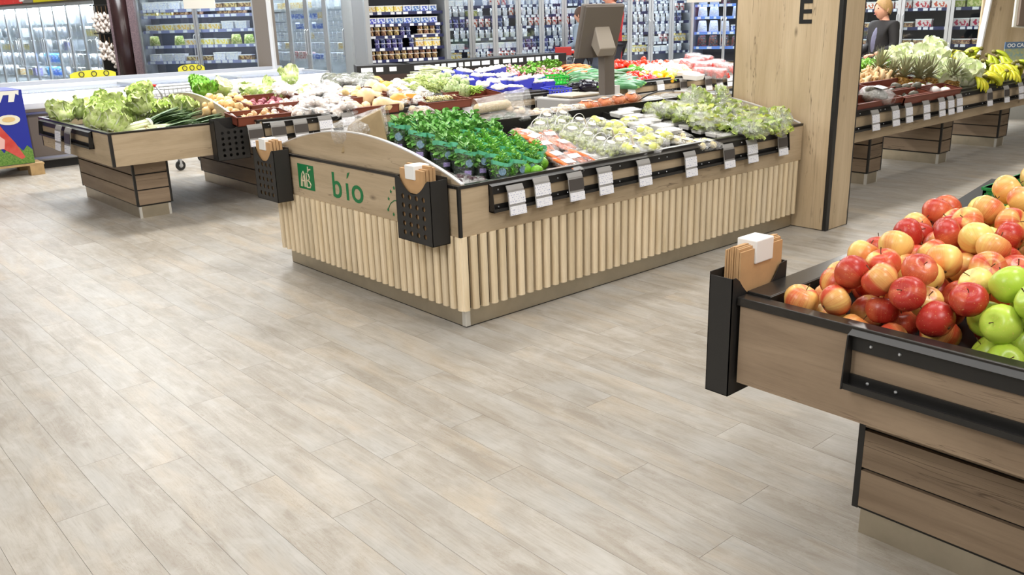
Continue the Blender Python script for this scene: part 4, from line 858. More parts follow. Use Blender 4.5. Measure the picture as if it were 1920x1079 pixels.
pile(Proto([bulb('onion', 'red onion in the brown crate behind', 'onion', ronion, .036, 3)]), (470, 525, 182, 196), 16, .036, group='red onions')
garl = plain('garlic_white', (.93, .90, .86), .5, rnd=.06, col2=(.88, .80, .76), vs=20)
P_ga = Proto([bulb('garlic_bulb', 'white garlic bulb in the brown crate', 'garlic', garl, .032, 5)])
pile(P_ga, (500, 565, 190, 215), 36, .033, group='garlic bulbs', lift=.06)
wpk = printed('white_net_pack', (.93, .91, .88), (.55, .35, .36), .6, (0, 1), rnd=.04)
P_wp = Proto([netbag('bagged_garlic', 'white crinkled bag of garlic and shallots', 'bagged garlic', 'bulb', garl, 5, W=.16, L=.18, H=.06, r=.034, seed=21), netbag('bagged_garlic', 'white crinkled bag of garlic and shallots', 'bagged garlic', 'bulb', garl, 5, W=.15, L=.2, H=.06, r=.036, seed=22)])
pile(P_wp, (560, 660, 175, 212), 26, .06, 1.05, group='white bags', rot=lambda: (R.uniform(-.2, .4), R.uniform(-.3, .3), R.uniform(-1, 1)), label='white crinkled bag of bulbs on the long stand', dz=.0)
pile(P_wp, (520, 660, 165, 180), 14, .07, 1.15, group='white bags', rot=lambda: (R.uniform(-.2, .4), R.uniform(-.3, .3), R.uniform(-1, 1)), label='white crinkled bag of bulbs on the long stand', dz=.03)
cabl = plain('cabbage_leaf', (.72, .80, .48), .5, rnd=.1, col2=(.90, .93, .74), vs=25); chard = plain('chard_leaf', (.60, .72, .30), .5, rnd=.12, col2=(.88, .92, .70), vs=25)
P_cb = Proto([lettuce('cabbage', 'pale savoy cabbage behind the onions', cabl, lgp, 7, .10, .018, 7), lettuce('lettuce', 'pale curly lettuce behind the onions', chard, lgp, 9, .10, .03, 8)])
pile(P_cb, (430, 570, 152, 178), 17, .12, 1.0, group='pale cabbages and lettuces on the long stand', dz=-.05)
P_cu = Proto([lettuce('lettuce', 'bright green curly lettuce behind the curved board', lgd, lgd, 12, .085, .05, 9)])
for (p, q) in ((352, 172), (368, 162), (380, 168), (392, 174), (366, 176)):
    v = asl(p, q, Z0, SL); P_cu.put((max(v.x, .95), v.y, v.z-.05), rndrot(.4), 1.0, group='bright curly lettuces')
dkp = plain('dark_leaf_pack', (.26, .28, .22), .4, rnd=.2, col2=(.45, .46, .40), vs=30)
P_dk = Proto([netbag('bagged_greens', 'clear bag of dark leaves at the back of the stand', 'bagged greens', 'leaf_bundle', dkp, 6, W=.2, L=.2, H=.08, r=.045, seed=31, lab_card=False)])
pile(P_dk, (610, 700, 148, 166), 14, .075, 1.1, group='dark leaf bags', rot=lambda: (0, 0, R.uniform(-3, 3)), dz=.02)
pota = plain('potato_skin', (.88, .76, .50), .55, rnd=.1, col2=(.93, .84, .64), vs=15)
P_po = Proto([fruit('potato', 'smooth yellow potato in a brown crate', 'potato', pota, .042, (.8, 1.35, .8), 12, 8, .12, s_) for s_ in (3, 5)])
pile(P_po, (642, 675, 172, 184), 14, .045, group='yellow potatoes in the back crate', label='round yellow potato in the rear brown crate')
P_sp = Proto([fruit('sweet_potato', 'big pale tuber in the open brown crate', 'sweet potato', plain('tuber_skin', (.90, .74, .54), .55, rnd=.08, col2=(.94, .84, .70), vs=12), .06, (.75, 1.8, .75), 12, 9, .12, 6)])
for (p, q, a) in ((664, 198, .6), (686, 194, -.4), (655, 193, 1.2)): v = asl(p, q, Z0, SL); P_sp.put((v.x, v.y, v.z-.02), (0, 0, a), .95, group='big tubers')
def squash(nm, lab, mat, prof, n=14, wob=.05, seed=0):
    m = MB(); m.M = Matrix.Rotation(math.pi/2, 4, 'X'); m.lathe(prof, n, wob=wob, seed=seed); o = m.build(nm, mat, smooth=True); tag(o, lab, 'squash'); s_ = MB(); s_.tube([(0, -prof[-1][1], 0), (0, -prof[-1][1]-.03, .005)], [.011, .007], 6); s_.build('stem', brn, o, local=True); return o
bsq = plain('butternut_skin', (.91, .80, .58), .4, rnd=.05, col2=(.95, .88, .72), vs=8); osq = plain('pumpkin_skin', (.90, .58, .22), .42, rnd=.06, col2=(.94, .68, .32), vs=14)
P_bn = Proto([squash('butternut_squash', 'pale butternut squash lying on the long stand', bsq, [(.002, -.15), (.06, -.14), (.085, -.08), (.08, -.02), (.055, .04), (.05, .11), (.045, .15), (.012, .165)])])
for (p, q, a, s_) in ((695, 184, 1.9, 1.15), (728, 200, 1.45, 1.05), (715, 172, 2.2, 1.0), (704, 165, 2.0, 1.0)): v = asl(p, q, Z0, SL); P_bn.put((v.x, v.y, v.z+.01), (.1, 0, a), s_, group='butternut squashes')
P_pk = Proto([squash('pumpkin', 'orange pumpkin at the front of the long stand', osq, [(.002, -.07), (.05, -.085), (.10, -.05), (.115, 0), (.10, .05), (.05, .08), (.015, .07)], 16, .09, 2)])
for (p, q, s_) in ((748, 194, .85), (728, 168, .7), (705, 158, .7)): v = asl(p, q, Z0, SL); P_pk.put((v.x, v.y, v.z+.03), (1.5, .2, R.uniform(-1, 1)), s_, group='orange pumpkins')
# wedge slices and white film round them
t = thing('pumpkin_slice', 'wedge of orange pumpkin in white film at the rim', 'pumpkin slice'); m = MB(); m.prism([(0, 0), (.12, 0), (.10, .06), (.02, .08)], 1, -.05, .05); m.build('flesh', plain('pumpkin_flesh', (.92, .62, .22), .5), t, local=True, bevel=.008); m = MB(); m.prism([(-.005, -.008), (.125, -.008), (.125, 0), (-.005, 0)], 1, -.052, .052); m.build('rind', osq, t, local=True)
P_ps = Proto([t]); 
for (p, q) in ((770, 190), (712, 164), (742, 178)): v = asl(p, q, Z0, SL); P_ps.put((v.x, v.y, v.z-.01), (0, 0, R.uniform(-1, 1)), 1.1, group='pumpkin slices')
P_wb = Proto([netbag('wrapped_squash', 'white shiny wrapped squash half', 'wrapped squash', 'squash_half', plain('white_flesh', (.95, .92, .84), .4), 2, W=.14, L=.22, H=.09, r=.055, seed=33)])
pile(P_wb, (735, 800, 162, 196), 13, .08, 1.05, group='white wrapped squashes', rot=lambda: (0, 0, R.uniform(-.6, .6)), dz=.0)
bean = plain('green_bean', (.58, .66, .30), .5, rnd=.15, col2=(.75, .80, .48), vs=20)
def strands(nm, lab, cat, mat, n, L, W, H, r, seed, partn='pod'):
    t = thing(nm, lab, cat); rr = random.Random(seed); m = MB()
    for i in range(n):
        x, y, z, a = rr.uniform(-W, W), rr.uniform(-L*.3, L*.3), rr.uniform(.0, H), rr.uniform(-.7, .7); dx, dy = math.sin(a)*L/2, math.cos(a)*L/2
        m.tube([(x-dx, y-dy, z), (x, y, z+.012), (x+dx, y+dy, z)], [r*.5, r, r*.5], 5)
    m.build(partn+'s', mat, t, smooth=True, local=True, kind='stuff'); return t
P_be = Proto([strands('green_beans', 'heap of thin green beans on the long stand', 'green beans', bean, 90, .13, .16, .09, .004, 1), ])
for (p, q, s_) in ((790, 172, 1.2), (808, 166, 1.2), (778, 160, 1.2)): v = asl(p, q, Z0, SL); P_be.put((v.x, v.y, v.z-.04), (.1, 0, R.uniform(-1, 1)), s_, group='heaps of green beans')
P_gi = Proto([strands('yellow_beans', 'heap of pale beans in the front brown crate', 'beans', plain('pale_bean', (.82, .80, .55), .5, rnd=.1, col2=(.92, .88, .70), vs=20), 110, .09, .16, .07, .0055, 2)])
for (p, q) in ((808, 188), (830, 186)): v = asl(p, q, Z0, SL); P_gi.put((v.x, v.y, v.z-.05), (.1, 0, 0), 1.1, group='heaps of pale beans')
art = plain('artichoke_scale', (.58, .68, .42), .5, rnd=.1, col2=(.76, .82, .58), vs=30)
def artichoke():
    t = thing('artichoke', 'large round green artichoke on the long stand', 'artichoke'); c = MB(); c.ell((0, 0, 0), .05, 10, 7); c.build('core', art, t, smooth=True, local=True); m = MB()
    for lay in range(6):
        n = 9-lay
        for i in range(n):
            a = 2*math.pi*(i+.5*(lay % 2))/n; el = -.5+lay*.32; M_ = Matrix.Rotation(a, 4, 'Z') @ Matrix.Rotation(-el, 4, 'Y'); m.M = M_
            m.grid(lambda u, v: (.052-.012*abs(u-.5)*2+.006*v, (u-.5)*.05*(1-.8*v*v), -.018+.045*v), 2, 3)
    m.build('scales', art, t, smooth=True, local=True, kind='stuff'); s_ = MB(); s_.tube([(0, 0, -.045), (.01, 0, -.10)], .011, 7); s_.build('stem', art, t, local=True, smooth=True); return t
P_ar = Proto([artichoke()])
for (p, q, s_) in ((803, 150, 1.1), (818, 158, 1.1), (832, 160, 1.2), (850, 165, 1.25), (868, 176, 1.5), (843, 172, 1.2), (826, 150, 1.1), (856, 155, 1.1), (812, 168, 1), (838, 148, 1), (788, 150, 1.), (872, 160, 1.)): v = asl(p, q, Z0, SL); P_ar.put((v.x, v.y, v.z+.02), rndrot(.9), s_*1.05, group='artichokes')
asp = plain('pale_stalk', (.76, .80, .58), .5, rnd=.12, col2=(.90, .91, .80), vs=15)
P_as = Proto([strands('celery_bunch', 'pale green stalk bunch lying behind the artichokes', 'celery', asp, 40, .30, .10, .08, .011, 5, 'stalk')])
pile(P_as, (790, 870, 138, 152), 9, .09, 1., group='pale stalk bunches', rot=lambda: (.1, 0, R.uniform(.6, 1.4)), dz=-.02)
v = asl(890, 176, Z0, SL); P_ = Proto([strands('spring_onion_bunch', 'bright green spring onion tops beside the artichokes', 'spring onions', plain('bright_green_stalk', (.52, .72, .20), .5, rnd=.1, col2=(.72, .84, .36), vs=15), 50, .18, .05, .07, .006, 6, 'stalk')]); P_.put((v.x, v.y, v.z), (.1, 0, -.4), 1.1)
# mushrooms in blue punnets
blue = plain('blue_punnet', (.32, .34, .84), .3, rnd=.1); mush = plain('mushroom_white', (.96, .94, .90), .5, rnd=.03)
def punnet(seed):
    t = thing('mushroom_punnet', 'blue plastic punnet of white mushrooms', 'mushroom punnet'); h = .07; a, b = .075, .055; m = MB()
    for s_ in ((-1, 0), (1, 0), (0, -1), (0, 1)):
        if s_[0]: m.hexa([(s_[0]*a, -b, 0), (s_[0]*(a-.003), -b, 0), (s_[0]*(a-.003), b, 0), (s_[0]*a, b, 0)], [(s_[0]*(a+.012), -b-.01, h), (s_[0]*(a+.009), -b-.01, h), (s_[0]*(a+.009), b+.01, h), (s_[0]*(a+.012), b+.01, h)])
        else: m.hexa([(-a, s_[1]*b, 0), (a, s_[1]*b, 0), (a, s_[1]*(b-.003), 0), (-a, s_[1]*(b-.003), 0)], [(-a-.012, s_[1]*(b+.01), h), (a+.012, s_[1]*(b+.01), h), (a+.012, s_[1]*(b+.007), h), (-a-.012, s_[1]*(b+.007), h)])
    m.box(-a, a, -b, b, 0, .003); m.build('punnet_shell', blue, t, local=True); rr = random.Random(seed)
    for i in range(9):
        x, y = (-.052+.052*(i % 3)+rr.uniform(-.008, .008)), (-.036+.036*(i//3)+rr.uniform(-.006, .006)); c_ = MB(); c_.lathe([(.006, .0), (.025, .004), (.029, .012), (.019, .028), (.002, .034)], 8); o = c_.build('mushroom', mush, t, smooth=True, local=True); o.location = (x, y, .058+rr.uniform(0, .01)); o.rotation_euler = (rr.uniform(-.4, .4), rr.uniform(-.4, .4), 0)
    return t
P_mp = Proto([punnet(1), punnet(2)])
for (p, q, s_, a) in ((842, 142, 1.1, .3), (868, 142, 1.3, .2), (905, 140, 1.2, 0), (930, 138, 1.4, .1), (955, 150, 1.1, .2), (880, 158, 1.1, 1), (905, 168, 1.3, .8), (925, 162, 1.3, .3), (950, 162, 1.4, .2), (978, 162, 1.6, .1), (1000, 160, 1.1, 0), (915, 150, 1.2, .5), (935, 172, 1.2, .2), (965, 172, 1.2, .4), (895, 150, 1.2, .4), (1008, 150, 1.0, .2), (940, 148, 1.1, 0), (860, 152, 1.1, .5), (1025, 158, 1, 0)): v = asl(p, q, Z0, SL); P_mp.put((v.x, v.y, v.z-.035), (R.uniform(-.1, .3), R.uniform(-.2, .2), a), s_*1.0, group='mushroom punnets')
greenc = plain('bright_green_crate', (.25, .80, .30), .4); bluec = plain('blue_crate_plastic', (.30, .34, .88), .4)
def cratepx(lab, mat, pts_, h=.10, slots=True, nm='plastic_crate', dz=-.07, cat='crate', z0=Z0, sl=SL):
    (a, b), (c, d) = pts_; v0 = asl(a, b, z0, sl); v1 = asl(c, d, z0, sl); x0, x1 = sorted((v0.x, v1.x)); y0, y1 = sorted((v0.y, v1.y))
    t = crate(nm, lab, mat, x0, max(x1, x0+.25), y0, max(y1, y0+.2), 0, h, slots=slots, cat=cat); t.location = (x0, y0, z0+sl*y0+dz); t.rotation_euler = (math.atan(sl), 0, 0); return t
cratepx('bright green plastic crate among the mushrooms and radishes', greenc, ((985, 155), (1060, 146)), .10); cratepx('blue slotted crate at the mushroom corner of the long stand', bluec, ((1035, 172), (1062, 166)), .09)
for lab, a in (('brown crate of small onions at the left end of the stand', ((445, 228), (520, 208))), ('brown crate of red onions and garlic on the long stand', ((470, 205), (545, 178))), ('open brown crate of two pale tubers beside the butternuts', ((660, 210), (700, 186))), ('rear brown crate of yellow potatoes', ((650, 188), (690, 168))), ('front brown crate of pale beans on the long stand', ((800, 200), (850, 182))), ('brown crate of artichokes beside the pale beans', ((865, 190), (910, 172)))):
    cratepx(lab, crm, a, .085, False, 'produce_crate', -.05)
# radishes, parsley, carrots
rad = plain('radish_red', (.80, .20, .30), .4, rnd=.15, col2=(.95, .85, .85), vs=25)
def radish(seed):
    t = thing('radish_bunch', 'bunch of pink and white radishes with green tops', 'radishes'); rr = random.Random(seed); m = MB()
    for i in range(16): m.ell((rr.uniform(-.06, .06), rr.uniform(-.07, .0), rr.uniform(0, .05)), (.013, .02, .013), 7, 5)
    m.build('radishes', rad, t, smooth=True, local=True, kind='stuff'); f = MB(); foliage(f, 14, .03, .04, .022, 0, dome=False, seed=seed); f.M = Matrix.Identity(4); o = f.build('tops', pars, t, smooth=True, local=True, kind='stuff'); o.location = (0, .09, 0); return t
pile(Proto([radish(1), radish(2)]), (945, 1045, 122, 140), 30, .055, 1.15, group='radish bunches', rot=lambda: (R.uniform(-.2, .4), 0, R.uniform(-3, 3)))
def bush(nm, lab, cat, mat, seed, n=150, r=.08, h=.13, leaf=.022):
    t = thing(nm, lab, cat); f = MB(); foliage(f, n, r, h, leaf, .01, seed=seed); f.build('foliage', mat, t, smooth=True, local=True, kind='stuff'); s_ = MB(); s_.tube([(0, 0, -.05), (0, 0, .06)], [.012, .02], 7); s_.build('stems', mat, t, local=True); return t
P_pa = Proto([bush('parsley_bunch', 'curly bright green parsley bunch above the radishes', 'parsley', plain('curly_parsley', (.34, .56, .14), .5, rnd=.1, col2=(.48, .68, .20), vs=60), 11)])
for (p, q, s_) in ((1012, 126, 1.2), (1028, 122, 1.3), (1042, 124, 1.3), (997, 134, 1.1), (1035, 130, 1.2)): v = asl(p, q, Z0, SL); P_pa.put((v.x, v.y, v.z-.05), (0, 0, R.uniform(-3, 3)), s_*.72, group='parsley bunches')
def longveg(nm, lab, cat, mat, L, r, taper=.5, bend=.03, tip=None):
    m = MB(); m.tube([(0, -L/2, 0), (0, -L*.46, 0), (0, -L*.2, bend*.5), (0, L*.15, bend*.5), (0, L*.42, 0), (0, L/2, -.004)], [r*.3, r*.8, r, r*(.5+taper*.5), r*taper, r*taper*.3], 9); o = m.build(nm, mat, smooth=True); tag(o, lab, cat)
    s_ = MB(); s_.tube([(0, -L/2-.022, .002), (0, -L/2+.004, 0)], [r*.22, r*.3], 6); s_.build('stem', tip or lime, o, local=True); return o
cuc = plain('cucumber_skin', (.13, .30, .13), .35, rnd=.2, col2=(.24, .42, .18), vs=10); cuc2 = plain('pale_cucumber', (.20, .44, .28), .35, rnd=.15, col2=(.32, .56, .36), vs=10); aub = plain('aubergine_skin', (.07, .05, .12), .15, rnd=.1)
P_ct = Proto([longveg('carrot', 'loose orange carrot behind the cucumbers', 'carrot', carr, .2, .02, .4)])
pile(P_ct, (1055, 1095, 122, 136), 14, .03, 1.3, group='loose carrots', rot=lambda: (0, 0, R.uniform(.4, 1.8)))
P_cc = Proto([longveg('cucumber', 'dark green cucumber on the long stand', 'cucumber', cuc, .34, .028, .9, .02), longveg('cucumber', 'dark green cucumber on the long stand', 'cucumber', cuc2, .34, .03, .9, .03), longveg('courgette', 'dark green courgette near the scale pole', 'courgette', cuc, .26, .028, .85, .01)])
pile(P_cc, (1075, 1190, 130, 158), 52, .04, 1.15, group='cucumbers and courgettes', rot=lambda: (R.uniform(-.1, .1), R.uniform(-.1, .1), 1.35+R.uniform(-.35, .35)), lift=.12)
pile(P_cc, (1160, 1195, 148, 162), 6, .05, 1.3, group='cucumbers and courgettes', rot=lambda: (0, 0, 1.2+R.uniform(-.3, .3)), which=1)
P_au = Proto([longveg('aubergine', 'shiny dark purple aubergine at the front rim', 'aubergine', aub, .22, .045, 1.1, .0)])
for (p, q) in ((1085, 162), (1102, 164), (1112, 160), (1100, 156), (1125, 162)): v = asl(p, q, Z0, SL); P_au.put((v.x, v.y, v.z), (0, 0, 1.2+R.uniform(-.5, .5)), 1.0, group='aubergines')
def pepper(nm, lab, mat, seed):
    t = thing(nm, lab, 'bell pepper'); m = MB(); vs_ = []; K = 8; N = 15
    for i in range(K+1):
        a = math.pi*i/K
        for j in range(N):
            th = 2*math.pi*j/N; q = math.sin(a)**.6*(.045+.006*math.cos(3*th+seed)); z = -math.cos(a)*.05-(.014 if i == K else 0); vs_.append((q*math.cos(th), q*math.sin(th), z))
    m.add(vs_, [(i*N+j, i*N+(j+1) % N, (i+1)*N+(j+1) % N, (i+1)*N+j) for i in range(K) for j in range(N)]); m.build('body', mat, t, smooth=True, local=True); s_ = MB(); s_.tube([(0, 0, .036), (.004, 0, .07)], [.009, .006], 6); s_.build('stem', lime, t, local=True); return t
gpep = plain('green_pepper', (.30, .56, .10), .25, rnd=.1); rpep = plain('red_pepper', (.82, .12, .06), .22, rnd=.1); ypep = plain('yellow_pepper', (.96, .72, .10), .25, rnd=.06)
P_pp = Proto([pepper('bell_pepper', 'shiny green bell pepper', gpep, 0), pepper('bell_pepper', 'shiny red bell pepper', rpep, 1), pepper('bell_pepper', 'shiny yellow bell pepper', ypep, 2)])
for bx, w_, n in (((1176, 1205, 124, 134), 0, 9), ((1205, 1225, 138, 148), 1, 7), ((1225, 1262, 136, 146), 2, 10), ((1200, 1214, 134, 142), 2, 3), ((1176, 1200, 136, 152), 1, 12)): pile(P_pp, bx, n, .05, 1.25, group='bell peppers on the long stand', which=w_, lift=.09)
tom = plain('tomato_red', (.88, .20, .08), .2, rnd=.1)
P_to = Proto([fruit('tomato', 'ripe red tomato at the back of the long stand', 'tomato', tom, .036, (1, 1, .85), 12, 8, .04, 1, lime)])
pile(P_to, (1150, 1255, 115, 124), 60, .038, 1.3, group='tomatoes', lift=.1)
P_gb = Proto([garl_b := bulb('garlic_bulb', 'white garlic bulb right of the green peppers', 'garlic', garl, .035, 6)])
pile(P_gb, (1205, 1290, 120, 136), 70, .04, 1.4, group='white garlic behind the yellow peppers', lift=.1)
rom = plain('romanesco', (.82, .86, .45), .6, rnd=.08, col2=(.92, .92, .7), vs=60)
P_ro = Proto([fruit('romanesco', 'pale yellow green romanesco head', 'romanesco', rom, .07, (1, 1, .9), 14, 9, .35, 4)])
for (p, q) in ((1262, 132), (1272, 136), (1280, 130), (1258, 140), (1288, 136)): v = asl(p, q, Z0, SL); P_ro.put((v.x, v.y, v.z), rndrot(.5), 1.1, group='romanesco heads')
ctom = plain('cherry_tomato', (.80, .14, .10), .2, rnd=.12)
def tompack(seed):
    t = thing('tomato_pack', 'clear pack of small red tomatoes', 'tomato pack'); rr = random.Random(seed); m = MB()
    for i in range(26): m.ell((rr.uniform(-.07, .07), rr.uniform(-.045, .045), .015+rr.uniform(0, .05)), .016, 7, 5)
    m.build('tomatoes', ctom, t, smooth=True, local=True, kind='stuff'); f = MB(); f.grid(lambda u, v: (.088*math.cos(2*math.pi*u)*(1 if v < .7 else (1-v)/.3), .062*math.sin(2*math.pi*u)*(1 if v < .7 else (1-v)/.3), min(v/.7, 1)*.085), 14, 5); f.build('clear_box', FILM, t, smooth=True, local=True); return t
P_tp = Proto([tompack(1), tompack(2)])
for (p, q, s_) in ((1290, 122, 1.2), (1302, 126, 1.2), (1318, 130, 1.4), (1335, 128, 1.4), (1352, 132, 1.5), (1368, 134, 1.4), (1300, 112, 1.3), (1320, 116, 1.3), (1305, 120, 1.3), (1345, 122, 1.2), (1330, 138, 1.2), (1310, 138, 1.2), (1350, 140, 1.2)): v = asl(p, q, Z0, SL); P_tp.put((v.x, v.y, v.z-.05), (.1, 0, R.uniform(-.4, .4)), s_*1.35, group='tomato packs')
P_wt = Proto([flatpack('wrapped_tray', 'white wrapped tray at the far right of the long stand', 'wrapped tray', (plain('white_tray', (.88, .87, .85), .5), packm), .22, .16, .05)])
for (p, q) in ((1290, 142), (1300, 146), (1280, 118)): v = asl(p, q, Z0, SL); P_wt.put((v.x, v.y, v.z-.02), (.1, 0, R.uniform(-.4, .4)), 1.3, group='white trays at the far right of the long stand')
# goods on the hidden half of the slatted stand, seen between the scale and the column
for (p, q) in ((1240, 184), (1262, 180), (1222, 187)):
    v = ay(p, q, 1.2); P_wt.put((v.x, v.y, v.z-.03), (-.1, 0, R.uniform(-1, 1)), .9, group='trays behind the salad bags', label='pale wrapped tray behind the salad bags')
# ================================================================== RIGHT STAND GOODS
Z1, S1 = .80-.22*.22, .22
pin = plain('pineapple_skin', (.62, .46, .18), .6, var=.5, vs=70, rnd=.1); pcr = plain('pineapple_crown', (.50, .51, .36), .55, rnd=.15, col2=(.64, .64, .50), vs=14)
def pineapple(seed):
    t = thing('pineapple', 'pineapple with a spiky grey green crown', 'pineapple'); b = MB(); rr = random.Random(seed)
    b.lathe([(.02, -.02), (.06, 0), (.075, .05), (.075, .11), (.06, .16), (.025, .175)], 14); b.build('fruit', pin, t, smooth=True, local=True); e = MB()
    for k in range(8):
        for i in range(11):
            a = 2*math.pi*(i+.5*(k % 2))/11; z = .01+k*.02; q = .062+.014*math.sin(math.pi*min(1, (z+.02)/.19)); e.ell((q*math.cos(a), q*math.sin(a), z), (.013, .013, .010), 5, 3)
    e.build('eyes', pin, t, local=True, kind='stuff'); c = MB()
    for k in range(44):
        a = k*2.4; el = .35+1.1*(k/44); L_ = .13+.06*(k/44); w_ = .016; M_ = Matrix.Translation((0, 0, .17+.05*k/44)) @ Matrix.Rotation(a, 4, 'Z'); c.M = M_
        c.grid(lambda u, v: (.012+L_*v*math.cos(el)+.02*v*v, (u-.5)*2*w_*(1-v)**.7, L_*v*math.sin(el)-.03*v*v*math.cos(el)+.004*abs(u-.5)), 2, 4)
    c.build('crown', pcr, t, smooth=True, local=True, kind='stuff'); return t
P_pi = Proto([pineapple(1), pineapple(2)])
for (p, q, s_) in ((1637, 140, 1.3), (1664, 148, 1.05), (1688, 154, 1.25), (1715, 158, 1.3), (1742, 158, 1.35), (1778, 160, 1.35)):
    v = asl(p, q, Z1, S1); v.y = max(v.y, .45); v = ay(p, q, v.y); P_pi.put((v.x, v.y, v.z-.13), (R.uniform(-.1, .1), .18+R.uniform(-.1, .1), R.uniform(-1, 1)), s_*.84, group='pineapples')
gin = plain('ginger_skin', (.84, .68, .46), .6, rnd=.1, col2=(.92, .82, .66), vs=20)
def ginger(seed):
    rr = random.Random(seed); m = MB(); m.tube([(-.07, 0, 0), (-.02, .01, .005), (.03, -.01, 0), (.08, .01, 0)], [.012, .02, .018, .01], 7); t = m.build('ginger_root', gin, smooth=True); tag(t, 'knobbly beige ginger root', 'ginger')
    for (x, y, a) in ((-.02, .01, 1.2), (.03, -.01, -1.1)):
        k = MB(); k.tube([(x, y, 0), (x+.02*math.cos(a), y+.045*math.sin(a), .004)], [.016, .011], 7); k.build('knob', gin, t, smooth=True, local=True)
    return t
pile(Proto([ginger(1), ginger(2)]), (1618, 1692, 138, 152), 46, .035, 1.25, group='ginger roots', z0=Z1, sl=S1, lift=.06)
cau = plain('cauliflower_white', (.93, .92, .84), .7, rnd=.04, col2=(.86, .88, .70), vs=50); P_ca = Proto([lettuce('cauliflower', 'white cauliflower in pale leaves behind the pineapples', plain('pale_outer_leaf', (.84, .90, .66), .5, rnd=.06, col2=(.93, .95, .84), vs=20), cau, 7, .10, .012, 13)])
for (p, q, s_) in ((1680, 112, 1.1), (1700, 105, 1.1), (1722, 108, 1.15), (1745, 112, 1.2), (1765, 118, 1.2), (1790, 125, 1.1), (1730, 125, 1.1), (1700, 125, 1.0), (1668, 118, 1.0), (1812, 152, 1.5), (1790, 155, 1.2), (1772, 140, 1.2), (1740, 98, 1.3), (1760, 105, 1.2), (1750, 140, 1.0)):
    v = asl(p, q, Z1, S1); P_ca.put((v.x, v.y, v.z-.06), rndrot(.5), s_*1.05, group='cauliflowers')
for (p, q) in ((1628, 122), (1640, 128), (1655, 126), (1622, 130)): v = asl(p, q, Z1, S1); P_cu.put((v.x, v.y, v.z-.08), rndrot(.3), .9, group='curly lettuces behind the pineapples', label='bright green lettuce behind the leftmost pineapple')
ban = plain('banana_yellow', (.86, .80, .16), .4, rnd=.06, col2=(.72, .76, .18), vs=8); bang = plain('banana_green', (.66, .74, .16), .4, rnd=.06, col2=(.78, .80, .2), vs=8)
def banhand(mat, n, seed):
    t = thing('banana_hand', 'hand of yellow bananas', 'bananas'); rr = random.Random(seed)
    for i in range(n):
        a = (i-(n-1)/2)*.26; row = i % 2; m = MB(); pts_ = []
        for k in range(8):
            u = k/7; th = .1+u*1.5; pts_.append((.0+.15*math.sin(th), 0, .11*math.cos(th)-.11-.012*row))
        m.M = Matrix.Rotation(a, 4, 'Z'); m.tube(pts_, [.006, .012, .018, .019, .019, .018, .012, .005], 7); m.build('banana', mat, t, smooth=True, local=True)
    s_ = MB(); s_.ell((0, 0, -.005), (.022, .03, .02), 8, 5); s_.build('crown_stem', plain('banana_stem', (.45, .42, .16), .6), t, smooth=True, local=True); return t
P_ba = Proto([banhand(ban, 6, 1), banhand(bang, 6, 2)])
for (p, q, s_, w_) in ((1768, 112, 1.1, 0), (1785, 108, 1.2, 1), (1800, 112, 1.3, 1), (1820, 108, 1.2, 1), (1838, 104, 1.3, 1), (1850, 118, 1.4, 1), (1862, 110, 1.3, 1), (1870, 122, 1.5, 1), (1842, 128, 1.3, 1), (1858, 138, 1.4, 0), (1878, 138, 1.4, 0), (1898, 134, 1.3, 0), (1912, 138, 1.2, 0), (1832, 118, 1.2, 0), (1845, 150, 1.2, 0), (1865, 152, 1.2, 0), (1885, 147, 1.2, 0), (1780, 122, 1.1, 0), (1905, 128, 1.2, 1), (1920, 130, 1.2, 0), (1825, 158, 1.1, 0), (1845, 156, 1.1, 0), (1818, 142, 1.2, 1), (1890, 145, 1.1, 0), (1805, 130, 1.2, 1)):
    v = asl(p, q, Z1, S1); P_ba.put((v.x, v.y, v.z+.07*s_), (R.uniform(-.3, .3), R.uniform(-.3, .3), R.uniform(-3, 3)), s_*.98, group='banana hands', which=w_, label='hand of %s bananas on the pineapple stand' % ('bright yellow', 'greenish yellow')[w_])
for lab, a in (('brown crate of white melons below the pineapples', ((1690, 190), (1800, 172))), ('brown crate of ginger on the pineapple stand', ((1640, 175), (1700, 150))), ('brown crate of avocados in the middle of the stand', ((1650, 196), (1740, 178))), ('empty brown crate at the stand corner by the column', ((1605, 204), (1650, 194)))):
    cratepx(lab, crm, a, .075, False, 'produce_crate', -.035, z0=Z1, sl=S1)
P_me = Proto([fruit('turnip', 'round white turnip in the brown crate', 'turnip', plain('turnip_white', (.95, .93, .92), .4, rnd=.02), .055, (1, 1, .8), 14, 9, .04, 2, lime)])
for (p, q) in ((1708, 161), (1728, 164), (1752, 168), (1772, 169), (1740, 161)): v = asl(p, q, Z1, S1); P_me.put((v.x, v.y, v.z-.01), (0, 0, R.uniform(-3, 3)), 1.0, group='white turnips')
avo = plain('avocado_skin', (.26, .26, .22), .5, rnd=.15, col2=(.40, .38, .32), vs=40)
P_av = Proto([fruit('avocado', 'dark avocado in a brown crate', 'avocado', avo, .038, (.9, 1.3, .9), 10, 7, .08, 1)])
pile(P_av, (1665, 1725, 168, 182), 18, .045, 1.1, group='avocados', z0=Z1, sl=S1, lift=.04)
t = netbag('bagged_avocados', 'large crinkled clear bag of dark fruit beside the column', 'bagged avocados', 'avocado', avo, 9, W=.26, L=.2, H=.1, r=.045, seed=41); v = asl(1640, 188, Z1, S1); t.location = (v.x, v.y, v.z-.03); t.rotation_euler = (.2, 0, .2); t.scale = (1.2, 1.2, 1.3)
